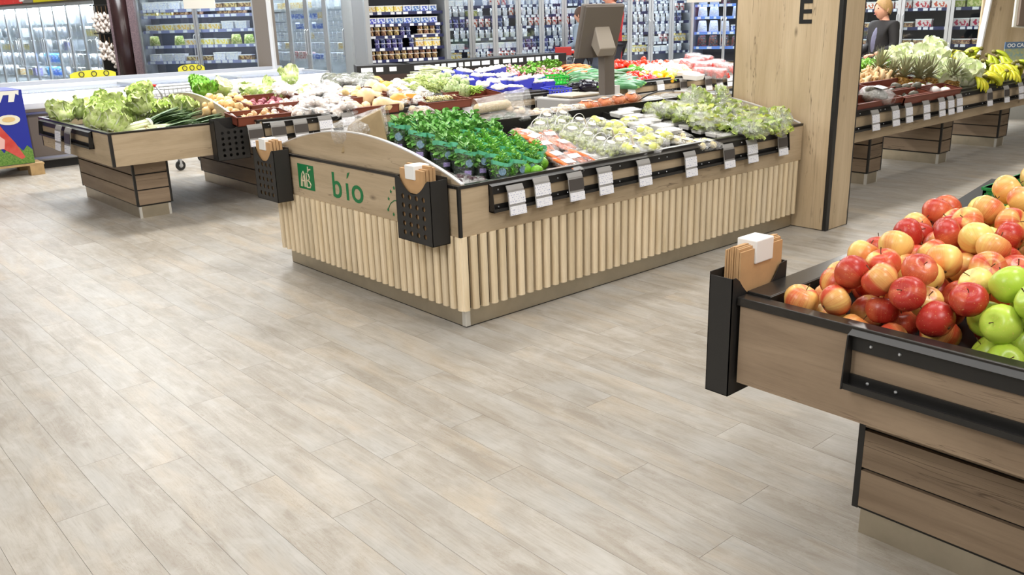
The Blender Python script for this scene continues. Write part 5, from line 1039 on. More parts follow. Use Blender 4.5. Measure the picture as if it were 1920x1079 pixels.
# ================================================================== BACKGROUND
frg = plain('cabinet_grey_frame', (.46, .42, .38), .5); frs = plain('cabinet_silver', (.74, .75, .76), .3, .5); navy = plain('navy_shelf', (.16, .18, .36), .4); lil = plain('lilac_shelf', (.58, .60, .76), .4); drk = plain('cabinet_inside_dark', (.10, .10, .13), .6); wht = plain('cabinet_inside_white', (.84, .86, .88), .5)
GL = glass()
def xy(px, dep, py=60): v = ad(px, py, dep); return Vector((v.x, v.y, 0))
def cabinet(name, label, A, B, ndoor, shelf_z, ztop, inside, shelfm, frame, doors=True, deep=.7, z0=.12, cards=True, dfw=.02, fr_w=.06, lit=None, sidem=None):
    """upright cabinet whose front runs from A to B (ground points)"""
    t = thing(name, label, 'refrigerated cabinet', (A.x, A.y, 0)); d = (B-A); L = d.length; d.normalize(); n = Vector((d.y, -d.x, 0))   # n towards the shopper
    if n.dot(CP-A) < 0: n = -n
    M_ = Matrix(((d.x, -n.x, 0, A.x), (d.y, -n.y, 0, A.y), (0, 0, 1, 0), (0, 0, 0, 1)))   # local x along, y into cabinet
    def P(): m = MB(); m.M = M_; return m
    m = P(); m.box(-.03, 0, 0, deep, 0, ztop); m.box(L, L+.03, 0, deep, 0, ztop); m.build('side_wall', sidem or frs, t)
    m = P(); m.box(0, L, deep-.03, deep, 0, ztop); m.box(0, L, 0, deep-.03, ztop-.05, ztop); m.box(0, L, .03, deep-.03, z0, z0+.03); m.build('cabinet_shell', inside, t)
    m = P(); m.box(-.03, L+.03, -.01, deep-.03, 0, z0); m.build('kick_base', frg, t)
    for z in shelf_z:
        m = P(); m.box(.01, L-.01, .10, deep-.04, z-.02, z); m.box(.01, L-.01, .085, .10, z-.045, z+.005); s_ = m.build('shelf', shelfm, t)
        if lit: m = P(); m.box(.03, L-.03, .12, .135, z-.032, z-.022); m.build('shelf_lamp', plain('cabinet_lamp_glow_%d' % lit, (.95, .98, 1), .5, em=lit), s_)
        if cards:
            m = P(); x = .06
            while x < L-.1: w_ = R.choice((.05, .07, .09)); m.box(x, x+w_, .079, .085, z-.04, z+.0); x += w_+R.choice((.03, .08, .16))
            m.build('shelf_edge_labels', plain('edge_label_white', (.94, .95, .97), .5), s_, kind='stuff')
    if lit:
        m = P(); m.box(.05, L-.05, .06, .10, ztop-.12, ztop-.07); m.build('cabinet_lamp', plain('cabinet_lamp_glow_%d' % lit, (.95, .98, 1), .5, em=lit), t)
    W = L/ndoor
    if doors:
        for i in range(ndoor):
            a, b = i*W+.004, (i+1)*W-.004; m = P(); m.box(a, a+dfw, -.03, 0, z0, ztop); m.box(b-dfw, b, -.03, 0, z0, ztop); m.box(a+dfw, b-dfw, -.03, 0, z0, z0+.05); m.box(a+dfw, b-dfw, -.03, 0, ztop-.05, ztop); o = m.build('door', frame, t)
            g = P(); g.box(a+dfw, b-dfw, -.018, -.012, z0+.05, ztop-.05); g.build('glass_pane', GL, o)
            h = P(); xx = a+.04 if i % 2 else b-.04; h.tube([(xx, -.035, 1.0), (xx, -.07, 1.03), (xx, -.07, 1.47), (xx, -.035, 1.5)], .009, 6); h.build('handle', frs, o)
    return t, M_, L
def pk_box(nm, lab, mat, w, h, d, lid=None):
    m = MB(); m.box(-w/2, w/2, -d/2, d/2, 0, h); o = m.build(nm, mat); tag(o, lab, 'food package')
    c = MB(); c.box(-w*.52, w*.52, -d*.52, d*.52, h*.86, h*1.02); c.build('lid', lid or white, o, local=True); return o
def pk_tub(nm, lab, mat, r, h, lid=None):
    m = MB(); m.lathe([(r*.8, 0), (r, h), (r*1.0, h)], 8); o = m.build(nm, mat); tag(o, lab, 'yogurt pot'); c = MB(); c.lathe([(r*1.08, h*.98), (r*1.08, h*1.1)], 8); c.build('lid', lid or white, o, local=True); return o
def pk_bag(nm, lab, mat, w, h):
    m = MB(); m.grid(lambda u, v: ((u-.5)*w*(1-.25*v*v), -.05*math.sin(math.pi*u)*math.sin(math.pi*(.1+.85*v)), h*v), 5, 5); m.grid(lambda u, v: ((u-.5)*w*(1-.25*v*v), .03*math.sin(math.pi*u)*math.sin(math.pi*(.1+.85*v)), h*v), 5, 5); o = m.build(nm, mat, smooth=True); tag(o, lab, 'food bag'); return o
def pm_(name, bg, ink, extra, rnd=.18): return printed(name, bg, ink, .8, (0, 2), rnd=rnd, extra=extra)
m_wh = pm_('white_blue_pack', (.95, .95, .95), (.3, .4, .7), (.88, .90, .95)); m_cr = pm_('cream_gold_pack', (.94, .91, .80), (.7, .5, .2), (.93, .80, .42)); m_rd = pm_('white_red_pack', (.93, .90, .88), (.8, .2, .2), (.78, .25, .22)); m_bl = pm_('blue_pack', (.30, .42, .78), (.95, .95, 1), (.85, .9, .98)); m_gn = pm_('green_pack', (.60, .68, .30), (.95, .95, .8), (.86, .86, .60)); m_br = pm_('brown_pack', (.50, .36, .26), (.9, .85, .7), (.82, .70, .50)); m_dk = pm_('dark_tray_pack', (.20, .18, .19), (.85, .85, .85), (.55, .22, .20)); m_nv = pm_('navy_pot_print', (.22, .24, .48), (.9, .9, .95), (.60, .62, .80)); m_pp = pm_('lilac_pack', (.62, .58, .86), (.95, .95, 1), (.9, .9, .97)); m_sk = pm_('sky_pack', (.20, .58, .92), (.9, .97, 1), (.92, .95, 1))
NPK = [0]
def stock(M_, L, shelf_z, protos, where, gap, weights=None, fill=.93, hmax=.2, depth=.16, maxn=9999, stack=0, stuff=None):
    n = 0; SM = MB(); mats_ = [o.r[0].data.materials[0] for o, _, _ in protos]
    for si, z in enumerate(shelf_z):
        x = .05; run = 0
        while x < L-.06:
            if run <= 0: k = R.choices(range(len(protos)), weights)[0] if protos else 0; run = R.randint(2, 5)
            run -= 1; P, w, h = protos[k]
            if x+w > L-.03: break
            if R.random() < fill:
                for s_ in range(1+(stack if h*(stack+1) < hmax else 0)):
                    p = M_ @ Vector((x+w/2, depth, z+.001+s_*h*1.1)); a = math.atan2(M_[1][0], M_[0][0])
                    if stuff: SM.M = Matrix.Translation(p) @ Matrix.Rotation(a, 4, 'Z'); SM.box(-w/2, w/2, -.05, .05, 0, h, k); continue
                    P.put(p, (0, 0, a), R.uniform(.94, 1.05) if stack == 0 else 1., group='goods in '+where, label='%s in %s, shelf %d' % (P.r[0]['label'].split(' pack in')[0], where, si+1) if False else None); n += 1
            x += w+gap
    if stuff: tag(SM.build('food_boxes', mats_), stuff, 'food packages', kind='stuff')
    NPK[0] += n; return n
def setlab(P, lab): 
    for o in P.r: o['label'] = lab
    return P
def protos(where, kinds):
    out = []
    for (typ, mat, w, h, words, cnt) in kinds:
        lab = '%s in the %s' % (words, where)
        o = pk_box('food_box', lab, mat, w, h, min(.12, w)) if typ == 'b' else pk_tub('yogurt_pot', lab, mat, w/2, h) if typ == 't' else pk_tub('shelf_yogurt_pot', lab, mat, w/2, h) if typ == 'd' else pk_bag('food_bag', lab, mat, w, h) if typ == 'g' else pk_box('meat_tray', lab, mat, w, h, .2) if typ == 'm' else pk_box('bottle_pack', lab, mat, w, h, w)  # type d: yogurt pots of the open cabinet under a separate name
        out.append((Proto([o]), w, h))
    return out
def zs(px, dep, rows):                   # shelf heights that show at these pixel rows
    return [ad(px, q, dep).z for q in rows]
# a) bright glass-door wall at far left
A, B = xy(-60, 17.5), xy(187, 14); SZ = zs(100, 15, (148, 122, 96, 70, 46))
t, M_, L = cabinet('chilled_cabinet', 'long glass-doored chilled cabinet glowing white at far left', A, B, 11, SZ, ad(170, 2, 14).z, wht, wht, frs, lit=60, cards=True, deep=.45)
PR = protos('bright far left cabinet', [('b', m_wh, .14, .17, 'white food box', 0), ('g', m_wh, .16, .2, 'white food bag', 0), ('g', m_sk, .12, .22, 'bright blue bag', 0), ('b', m_pp, .14, .16, 'lilac box', 0), ('b', m_cr, .15, .12, 'cream box', 0)])
stock(M_, L, SZ, PR, 'the bright far left cabinet', .03, [3, 6, 1.6, 1, 1], fill=.85)
# banner strip above it
ZT_ = ad(170, 2, 14).z; o = thing('poster_strip', 'grey red and yellow printed banner strip above the far left cabinet', 'banner'); 
for i, (c, a, b) in enumerate((((.62, .60, .58), 0, .34), ((.80, .22, .20), .34, .52), ((.50, .47, .45), .52, .60), ((.86, .80, .15), .60, .86), ((.66, .64, .62), .86, 1.0))):
    q = MB(); q.M = M_; q.box(L*a, L*b-.02, -.02, .0, ZT_+.04, ZT_+.6); q.build('banner_panel', printed('banner_print_%s' % 'abcde'[i], c, (.92, .90, .88), .25, (0, 2)), o)
q = MB(); q.M = M_; q.box(0, L, 0, .04, ZT_+.01, ZT_+.6); q.build('banner_board', frg, o)
# b) hanging garlic braids and dark pillar
gp = thing('garlic_display', 'black backed rack hung with garlic braids left of the dark pillar', 'display rack'); A, B = xy(176, 13.7), xy(214, 13.6); d = (B-A).normalized(); Lg = (B-A).length
Mg = Matrix(((d.x, -d.y, 0, A.x), (d.y, d.x, 0, A.y), (0, 0, 1, 0), (0, 0, 0, 1)))
m = MB(); m.M = Mg; m.box(0, Lg, .10, .13, 0, 2.4); m.build('back_panel', blkp, gp)
for z in (.98, .70): m = MB(); m.M = Mg; m.box(0, Lg, -.12, .10, z-.02, z); m.build('shelf', blkp, gp)
m = MB(); m.M = Mg; m.tube([(0, 0, 1.98), (Lg, 0, 1.98)], .01, 6); m.tube([(0, 0, 1.56), (Lg, 0, 1.56)], .01, 6); m.build('hanging_rod', blk, gp)
def braid():
    t = thing('garlic_braid', 'string of white garlic bulbs hanging on the black rack', 'garlic braid'); s_ = MB(); s_.tube([(0, 0, 0), (0, 0, -.34)], .006, 5); s_.build('string', brn, t, local=True)
    for k in range(7): c = MB(); a = k*2.2; c.lathe([(.004, -.032), (.028, -.02), (.032, 0), (.014, .022), (.004, .04)], 8); o = c.build('garlic_bulb', garl, t, smooth=True, local=True); o.location = (math.cos(a)*.025, math.sin(a)*.025, -.12-.035*k)
    return t
PBr = Proto([braid()])
for i, (x, z) in enumerate(((.05, 1.97), (.10, 1.98), (.16, 1.96), (.22, 1.97), (.08, 1.55), (.14, 1.54), (.20, 1.50), (.24, 1.42))): p = Mg @ Vector((x*Lg/.29, 0, z)); PBr.put(p, (0, 0, i), 1.1, group='garlic braids')
A, B = xy(207, 13.3), xy(258, 13.4); pl = thing('dark_pillar', 'glossy dark brown pillar with mottled trim at left', 'pillar', (A.x, A.y, 0)); d = (B-A).normalized(); Lp = (B-A).length; Mp = Matrix(((d.x, -d.y, 0, A.x), (d.y, d.x, 0, A.y), (0, 0, 1, 0), (0, 0, 0, 1)))
pm1 = plain('pillar_brown', (.20, .13, .13), .22, var=.3, vs=3); pm2 = plain('mottled_purple', (.42, .34, .35), .5, col2=(.30, .24, .26), vs=60)
m = MB(); m.M = Mp; m.tube([(Lp*.42, .15, 0), (Lp*.42, .15, 3.0)], Lp*.36, 20); m.build('shaft', pm1, pl, smooth=True); m = MB(); m.M = Mp; m.box(Lp*.74, Lp, 0, .2, 0, 3.0); m.build('trim', pm2, pl); m = MB(); m.M = Mp; m.box(0, Lp*.1, .1, .2, 0, 3.0); m.build('trim', pm2, pl); m = MB(); m.M = Mp; m.box(0, Lp, -.0, .3, 0, .75); m.build('base', pm2, pl)
# c) grey-framed two-door fridge
A, B = xy(262, 14.6), xy(482, 14.2); SZ = zs(330, 14.5, (116, 86, 57, 29)) + [1.9]
t, M_, L = cabinet('chilled_cabinet', 'grey-framed two-door chilled cabinet of boxed foods at left', A, B, 2, [.36]+SZ, 2.3, plain('cabinet_inside_mid', (.30, .31, .34), .6), lil, frs, lit=16, dfw=.035, deep=.4)
for x0, x1 in ((-.26, -.0), (L, L+.24)):
    m = MB(); m.M = M_; m.box(x0, x1, -.06, .2, 0, 2.4); m.build('side_post', frg, t); m = MB(); m.M = M_; m.box(x0-.07 if x0 < 0 else x1, x0 if x0 < 0 else x1+.05, -.07, .0, 0, 2.4); m.build('post_edge', plain('pale_edge_band', (.82, .81, .80), .35), t)
W1 = 'grey framed cabinet'
PR = protos(W1, [('b', m_wh, .20, .12, 'white box', 0), ('b', m_cr, .24, .10, 'cream box', 0), ('g', m_bl, .18, .20, 'blue bag', 0), ('g', m_gn, .2, .16, 'green salad bag', 0), ('b', m_rd, .16, .18, 'white and red box', 0), ('b', m_br, .22, .08, 'brown tray', 0)])
stock(M_, L, [.37]+SZ[:1], PR, 'the '+W1, .03, [1, 1, 3, 2, 0, 3]); stock(M_, L, SZ[1:2], PR, 'the '+W1, .03, [0, .6, 0, 5, 0, 1]); stock(M_, L, SZ[2:], PR, 'the '+W1, .04, [4, 3, .3, 0, 3, 2], fill=.85)
# hanging white board
def hang(px0, px1, py, dep, lab):
    a, b = ad(px0, py, dep), ad(px1, py, dep); t = thing('hanging_sign', lab, 'sign', (a.x, a.y, a.z)); d = Vector((b.x-a.x, b.y-a.y, 0)); L = d.length; d.normalize(); Mh = Matrix(((d.x, -d.y, 0, a.x), (d.y, d.x, 0, a.y), (0, 0, 1, a.z), (0, 0, 0, 1)))
    m = MB(); m.M = Mh; m.box(0, L, 0, .02, 0, .55); m.build('board', plain('sign_board', (.86, .85, .83), .6), t, bevel=.003); m = MB(); m.M = Mh
    for x in (.06, L-.06): m.tube([(x, .01, .55), (x, .01, 4.4-a.z)], .003, 4)
    m.build('wires', blk, t, kind='stuff')
hang(345, 404, 17, 10.5, 'blank pale board hanging over the left chilled cabinets'); hang(1288, 1352, 5, 11, 'blank pale board hanging left of the clad column')
# d) five glass doors, freezer wall
A, B = xy(485, 19), xy(650, 16.6); SZ = zs(560, 17.8, (112, 93, 74, 55, 36, 16))
t, M_, L = cabinet('upright_freezer', 'silver five-door upright freezer behind the cabbages', A, B, 5, SZ, 2.3, wht, wht, frs, lit=30, z0=.22, dfw=.07)
PR = protos('silver five-door freezer', [('b', m_wh, .15, .13, 'white box', 0), ('b', m_cr, .15, .12, 'cream box', 0), ('b', m_rd, .15, .14, 'white and red box', 0), ('b', m_bl, .13, .1, 'blue box', 0)])
stock(M_, L, [.27]+SZ, PR, 'the silver five-door freezer', .02, [7, 3, 1.6, .6], fill=.95, stuff='small white boxes filling the silver five-door upright freezer')
# e) end post + open dairy cabinet
A, B = xy(645, 16.4), xy(688, 14.2); t = thing('cabinet_end', 'pale grey glazed end panel left of the navy shelves', 'cabinet end panel', (A.x, A.y, 0)); d = (B-A).normalized(); Le = (B-A).length; Me_ = Matrix(((d.x, -d.y, 0, A.x), (d.y, d.x, 0, A.y), (0, 0, 1, 0), (0, 0, 0, 1)))
m = MB(); m.M = Me_; m.box(0, Le*.35, 0, .1, 0, 2.4); m.build('post', plain('post_grey', (.66, .67, .67), .4), t); m = MB(); m.M = Me_; m.box(Le*.4, Le*.94, .02, .04, .5, 2.4); m.build('glass_pane', GL, t); m = MB(); m.M = Me_; m.box(Le*.94, Le, -.01, .06, 0, 2.4); m.build('edge', frs, t); m = MB(); m.M = Me_; m.box(Le*.36, Le*.94, 0, .06, 0, .5); m.build('lower_panel', blkp, t)
A, B = xy(690, 14.4), xy(836, 15.0); SZ = zs(760, 14.8, (111, 89, 66, 44, 22))
t, M_, L = cabinet('dairy_cabinet', 'open dark dairy cabinet with navy shelves left of centre', A, B, 2, SZ, 2.4, drk, navy, frs, doors=False, lit=5)
PR = protos('open navy-shelved dairy cabinet', [('d', m_br, .10, .08, 'brown and cream pot', 0), ('d', m_nv, .09, .07, 'navy blue pot', 0), ('d', m_wh, .09, .08, 'white pot', 0), ('b', m_cr, .14, .1, 'cream and gold box', 0), ('b', m_dk, .14, .09, 'dark box', 0), ('b', m_bl, .14, .1, 'blue and white box', 0)])
wh = 'the open navy-shelved dairy cabinet'
stock(M_, L, SZ[:1], PR, wh, .012, [3, 0, 1, 0, 0, 0], stack=1, hmax=.25, fill=.95); stock(M_, L, [.3]+SZ[1:2], PR, wh, .012, [0, 3, 2, 2, 1, 0], stack=1, hmax=.22); stock(M_, L, SZ[2:3], PR, wh, .012, [4, 1, 1, 0, 0, 0], stack=1, hmax=.2); stock(M_, L, SZ[3:], PR, wh, .015, [0, 0, 4, 3, 0, 2], stack=2, hmax=.3)
# f) long row of yogurt doors
A, B = xy(838, 15.6), xy(1296, 17.2); SZ = zs(1060, 16.4, (105, 86, 66, 46, 26, 7))
t, M_, L = cabinet('dairy_cabinet', 'long glass-doored dairy cabinet of pale pots across the back', A, B, 11, SZ, 2.3, plain('cabinet_inside_grey', (.42, .45, .52), .6), navy, frs, lit=22, dfw=.045)
lamp_M, lamp_L = M_, L
PR = protos('long glass-doored dairy cabinet', [('t', m_wh, .10, .08, 'white and blue pot', 0), ('b', m_cr, .11, .09, 'cream and gold box', 0), ('b', m_wh, .14, .1, 'white box', 0), ('t', m_rd, .10, .09, 'white and red pot', 0), ('b', m_gn, .09, .11, 'green and cream box', 0), ('t', m_nv, .10, .08, 'navy and white pot', 0)])
stock(M_, L, SZ[:2], PR, 'the long dairy cabinet', .015, [9, 2, 2, 3, .6, 1.3], stack=1, hmax=.19, fill=.97); stock(M_, L, SZ[2:], PR, 'the long dairy cabinet', .02, [9, 1.6, 1.6, 3, .5, 1.0], stack=1, hmax=.19, fill=.96)
# g) cabinet with blue-lit shelves before the column
A, B = xy(1298, 16.6), xy(1420, 16.0); SZ = zs(1340, 16.4, (88, 60, 31, 8)); lbl = plain('blue_lit_shelf', (.45, .62, .95), .4)  # the shelves' blue lighting is painted into their colour
t, M_, L = cabinet('chilled_cabinet', 'chilled cabinet with blue-lit shelves left of the clad column', A, B, 2, [.45]+SZ, 2.3, drk, lbl, frs, lit=8, cards=True)
stock(M_, L, [.46]+SZ, protos('blue-lit cabinet by the column', [('g', m_wh, .18, .2, 'white hanging bag', 0), ('g', m_dk, .18, .2, 'dark bag', 0), ('b', m_bl, .15, .12, 'blue box', 0)]), 'the blue-shelved cabinet', .04, [4, 2, 1])
# h) meat cabinet right of the column
A, B = xy(1600, 14.5), xy(1876, 13.2); SZ = zs(1740, 13.8, (84, 51, 15))
t, M_, L = cabinet('chilled_cabinet', 'navy-shelved meat cabinet behind the pineapple stand', A, B, 3, [.40]+SZ, 2.3, drk, navy, frs, lit=7, dfw=.05)
wh = 'meat cabinet behind the pineapples'
PR = protos(wh, [('m', m_dk, .26, .07, 'dark meat tray', 0), ('b', m_rd, .24, .12, 'red and white pack', 0), ('b', m_gn, .22, .12, 'green and yellow pack', 0), ('b', m_wh, .12, .15, 'white box', 0), ('m', m_br, .26, .08, 'brown meat tray', 0)])
stock(M_, L, [.41]+SZ, PR, 'the '+wh, .03, [5, 2, 1.2, .8, 4], depth=.2)
# ---- chest freezers
frb = plain('freezer_body', (.40, .36, .33), .45); frw = plain('freezer_white', (.90, .91, .93), .25); frt = plain('freezer_lid_glass', (.60, .64, .72), .15, .5)
frt = frt; fz = thing('chest_freezer', 'long low chest freezer with white sliding top at left', 'chest freezer', (-.09, 8.32, 0)); fx0, fx1, fy0, fy1 = -.09, 4.2, 8.32, 10.1
MB().box(fx0, fx1, fy0, fy1, .10, .72).build('body', frb, fz, bevel=.02); MB().box(fx0+.05, fx1-.05, fy0+.05, fy1-.05, 0, .10).build('kick_base', blkp, fz)
for z in (.10, .66): m = MB(); m.tube([(fx0-.02, fy0-.02, z+.03), (fx1, fy0-.02, z+.03)], .028, 8); m.tube([(fx0-.02, fy0-.02, z+.03), (fx0-.02, fy1, z+.03)], .028, 8); m.build('bumper_rail', frs, fz, smooth=True)
m = MB(); m.prism([(fy0-.03, .72), (fy0-.05, .80), (fy0+.02, .88), (fy0+.22, .90), (fy0+.22, .72)], 0, fx0-.04, fx1); m.build('front_cap', frw, fz, smooth=False); MB().box(fx0-.04, fx0+.06, fy0+.22, fy1, .72, .90).build('end_cap', frw, fz)
m = MB(); m.box(fx0-.045, fx1, fy0-.06, fy0-.03, .70, .735); m.build('dark_groove', frb, fz)
for i in range(3):
    a = fx0+.08+i*1.42; MB().box(a, a+1.34, fy0+.24, fy0+.92, .885, .905).build('sliding_lid', frt, fz); MB().box(a+1.33, a+1.39, fy0+.22, fy0+.94, .88, .93).build('lid_handle', frs, fz)
MB().box(fx0+.05, fx1, fy0+.95, fy0+1.08, .88, .95).build('centre_rail', frw, fz); MB().box(fx0+.05, fx1, fy0+1.08, fy1-.06, .885, .905).build('rear_lid', frt, fz); MB().box(fx0-.04, fx1, fy1-.08, fy1+.02, .72, .97).build('back_rim', plain('rim_grey', (.70, .70, .71), .4), fz)
ygr = plain('yellow_strip', (.78, .74, .16), .5)
for (p0, p1, q, y, lab) in ((131, 218, 143, 10.12, 'yellow printed strip standing on the freezer left part'), (334, 384, 130, 10.12, 'short yellow printed strip near the trolley handle')):
    a, b = ay(p0, q, y), ay(p1, q, y); z = .972; t = thing('price_strip', lab, 'sign strip', (a.x, y, z)); K = 10; m = MB()
    for i in range(K): x0, x1 = a.x+(b.x-a.x)*i/K, a.x+(b.x-a.x)*(i+1)/K; h0, h1 = .05+.05*math.sin(math.pi*i/K)**.5, .05+.05*math.sin(math.pi*(i+1)/K)**.5; m.hexa([(x0, y, z), (x1, y, z), (x1, y+.01, z), (x0, y+.01, z)], [(x0, y, z+h0), (x1, y, z+h1), (x1, y+.01, z+h1), (x0, y+.01, z+h0)])
    m.build('strip', ygr, t)
    for k in range(3): cx = a.x+(b.x-a.x)*(.25+.27*k); r_ = MB(); r_.tube([(cx+.035*math.cos(q_), y-.004, z+.045+.035*math.sin(q_)) for q_ in [math.pi*2*i/12+.5 for i in range(13)]], .006, 4); r_.build('ring_mark', blkp, t)
# ---- blue poster bin on a pallet
P0, P1 = az(66, 322, 0), az(-40, 330, 0)
bx = thing('poster_bin', 'blue printed cardboard bin with red cow shape and grass', 'cardboard bin', (-1.2, 7.9, .14)); py_ = 7.95; xR = -.17
MB().box(-1.6, xR, py_, py_+.7, .142, .99).build('carton', plain('bin_blue', (.08, .14, .56), .5), bx)
def decal(nm, pts_, mat, o=.004): m = MB(); m.hexa([(a, py_-.0005, b) for a, b in pts_], [(a, py_-o, b) for a, b in pts_]); m.build(nm, mat, bx)
gr_ = plain('print_grass', (.26, .44, .14), .6, col2=(.45, .58, .25), vs=60)
decal('grass_print', [(-1.6, .145), (xR, .145), (xR, .27)]+[(xR-.05*i, .30+(.05 if i % 2 else 0)+.02*math.sin(i*3)) for i in range(28)]+[(-1.6, .27)], gr_)
decal('white_crown_print', [(-1.6, .985), (xR-.03, .985), (xR-.04, .93), (xR-.07, .95), (xR-.10, .86), (xR-.16, .86), (xR-.14, .94), (xR-.20, .94), (xR-.24, .86), (xR-.30, .86), (xR-.28, .94), (xR-.36, .94), (xR-.40, .86), (xR-.46, .86), (xR-.5, .94), (-1.6, .94)], plain('print_white', (.90, .89, .86), .5), .006)
redp = plain('print_red', (.74, .22, .18), .5, col2=(.80, .36, .32), vs=6)
decal('red_shape_print', [(-.62, .20), (-.58, .34), (-.50, .36), (-.30, .20), (-.26, .22), (-.34, .40), (-.44, .56), (-.50, .68), (-.46, .78), (-.52, .84), (-.70, .82), (-.8, .6), (-.8, .2)], redp, .006)
decal('pale_belly_print', [(-.78, .32), (-.46, .34), (-.44, .44), (-.52, .52), (-.66, .56), (-.78, .5)], plain('print_pink', (.86, .68, .66), .5), .008)
decal('dish_print', [(-.36+.12*math.cos(a), .66+.058*math.sin(a)) for a in [2*math.pi*i/16 for i in range(16)]], plain('print_cream_dish', (.88, .86, .78), .5), .009); decal('dish_food_print', [(-.36+.07*math.cos(a), .665+.03*math.sin(a)) for a in [2*math.pi*i/12 for i in range(12)]], plain('print_food', (.84, .72, .50), .5), .012)
pa = thing('wood_pallet', 'wooden pallet under the blue poster bin', 'pallet', (-1.6, py_-.05, 0)); plw = plain('pallet_wood', (.72, .60, .42), .8, var=.2, vs=12)
for yy in (py_-.04, py_+.16, py_+.36, py_+.58): MB().box(-1.65, -.08, yy, yy+.13, .118, .14).build('deck_board', plw, pa)
for xx in (-1.6, -.9, -.24): 
    for yy in (py_-.04, py_+.5): MB().box(xx, xx+.15, yy, yy+.14, .0, .117).build('block', plw, pa)
# ---- dark counter behind the long stand, with label strip
cn = thing('label_counter', 'low black counter with a row of white labels behind the long stand', 'counter'); A2 = ad(668, 118, 12.3); B1 = ad(770, 124, 12.5); B2 = ad(1062, 104, 14.6)
def seg(a, b, h0, h1, nm, mat, dep=.35, par=cn, kind=None):
    d = Vector((b.x-a.x, b.y-a.y, 0)); L = d.length; d.normalize(); m = MB(); m.M = Matrix(((d.x, -d.y, 0, a.x), (d.y, d.x, 0, a.y), (0, 0, 1, 0), (0, 0, 0, 1))); m.box(0, L, 0, dep, h0, h1); return m.build(nm, mat, par, kind=kind), m.M, L
zc = B1.z
for a, b in ((A2, B1), (B1, B2)):
    seg(a, b, 0, zc-.10, 'front_panel', plain('dark_front', (.22, .15, .12), .5)); _, M_, L = seg(a, b, zc-.10, zc+.03, 'top_band', blkp, .5)
    x = .06
    while x < L-.12:
        w_ = R.choice((.08, .1, .16)); m = MB(); m.M = M_; m.box(x, x+w_, -.008, -.001, zc-.06, zc-.0); m.build('label_card', plain('edge_label_white', (.94, .95, .97), .5), cn); x += w_+R.choice((.04, .05, .09))
# ---- right end: wood wall, kiosk screen and leaflet holder
kx = ad(1850, 112, 12.6); kw = thing('wood_booth', 'oak booth with slanted grey screen at the right edge', 'booth', (kx.x, kx.y, 0)); d = Vector((CR.x, CR.y, 0)).normalized(); n = Vector((-d.y, d.x, 0)); Mk = Matrix(((d.x, n.x, 0, kx.x), (d.y, n.y, 0, kx.y), (0, 0, 1, 0), (0, 0, 0, 1))) @ Matrix.Translation((0, 0, 1.65)) @ Matrix.Scale(12.6/8.9, 4) @ Matrix.Translation((0, 0, -1.65))
def kb(nm, mat, *a, bevel=0): m = MB(); m.M = Mk; m.box(*a); return m.build(nm, mat, kw, bevel=bevel)
kb('back_board', oakz, .02, 1.4, .25, .28, .45, 2.4); kb('counter', plain('booth_cream', (.86, .85, .80), .4), -.02, 1.4, -.12, .25, 1.02, 1.07, bevel=.01); kb('counter_front', plain('booth_grey', (.72, .72, .70), .5), .02, 1.4, -.08, .25, .45, 1.02); m = MB(); m.M = Mk; m.hexa([(-.01, .15, 1.07), (.005, .15, 1.07), (.005, .25, 1.07), (-.01, .25, 1.07)], [(.10, .15, 2.3), (.115, .15, 2.3), (.115, .25, 2.3), (.10, .25, 2.3)]); m.build('side_edge', plain('pale_edge_band', (.82, .81, .80), .35), kw)
m = MB(); m.M = Mk @ Matrix.Translation((.29, -.12, 1.62)) @ Matrix.Rotation(.10, 4, 'Y') @ Matrix.Rotation(-.2, 4, 'X'); m.box(-.10, .10, -.02, .02, -.22, .26); s_ = m.build('screen', plain('screen_brown', (.46, .40, .35), .3), kw, bevel=.006)
m = MB(); m.M = Mk @ Matrix.Translation((.29, -.10, 1.62)) @ Matrix.Rotation(.10, 4, 'Y') @ Matrix.Rotation(-.2, 4, 'X'); m.box(-.125, .125, .0, .03, -.235, .27); m.build('screen_frame', plain('booth_cream', (.86, .85, .80), .4), kw, bevel=.005)
lf = thing('leaflet_stand', 'clear leaflet stand headed CARTE on the booth counter', 'leaflet stand', tuple(Mk @ Vector((.15, -.05, 1.071))))
m = MB(); m.M = Mk; m.box(.13, .46, -.07, -.06, 1.072, 1.19); m.build('photo_print', plain('leaflet_photo', (.72, .70, .45), .5, col2=(.50, .62, .62), vs=22), lf); m = MB(); m.M = Mk; m.box(.13, .46, -.072, -.06, 1.19, 1.255); m.build('header', plain('header_blue', (.36, .46, .58), .5), lf)
text_part('OO CARTE', .05, white, lf, 'header_text', Mk @ Matrix.Translation((.15, -.0745, 1.205)) @ Matrix.Rotation(math.pi/2, 4, 'X'), 1.0, .001)
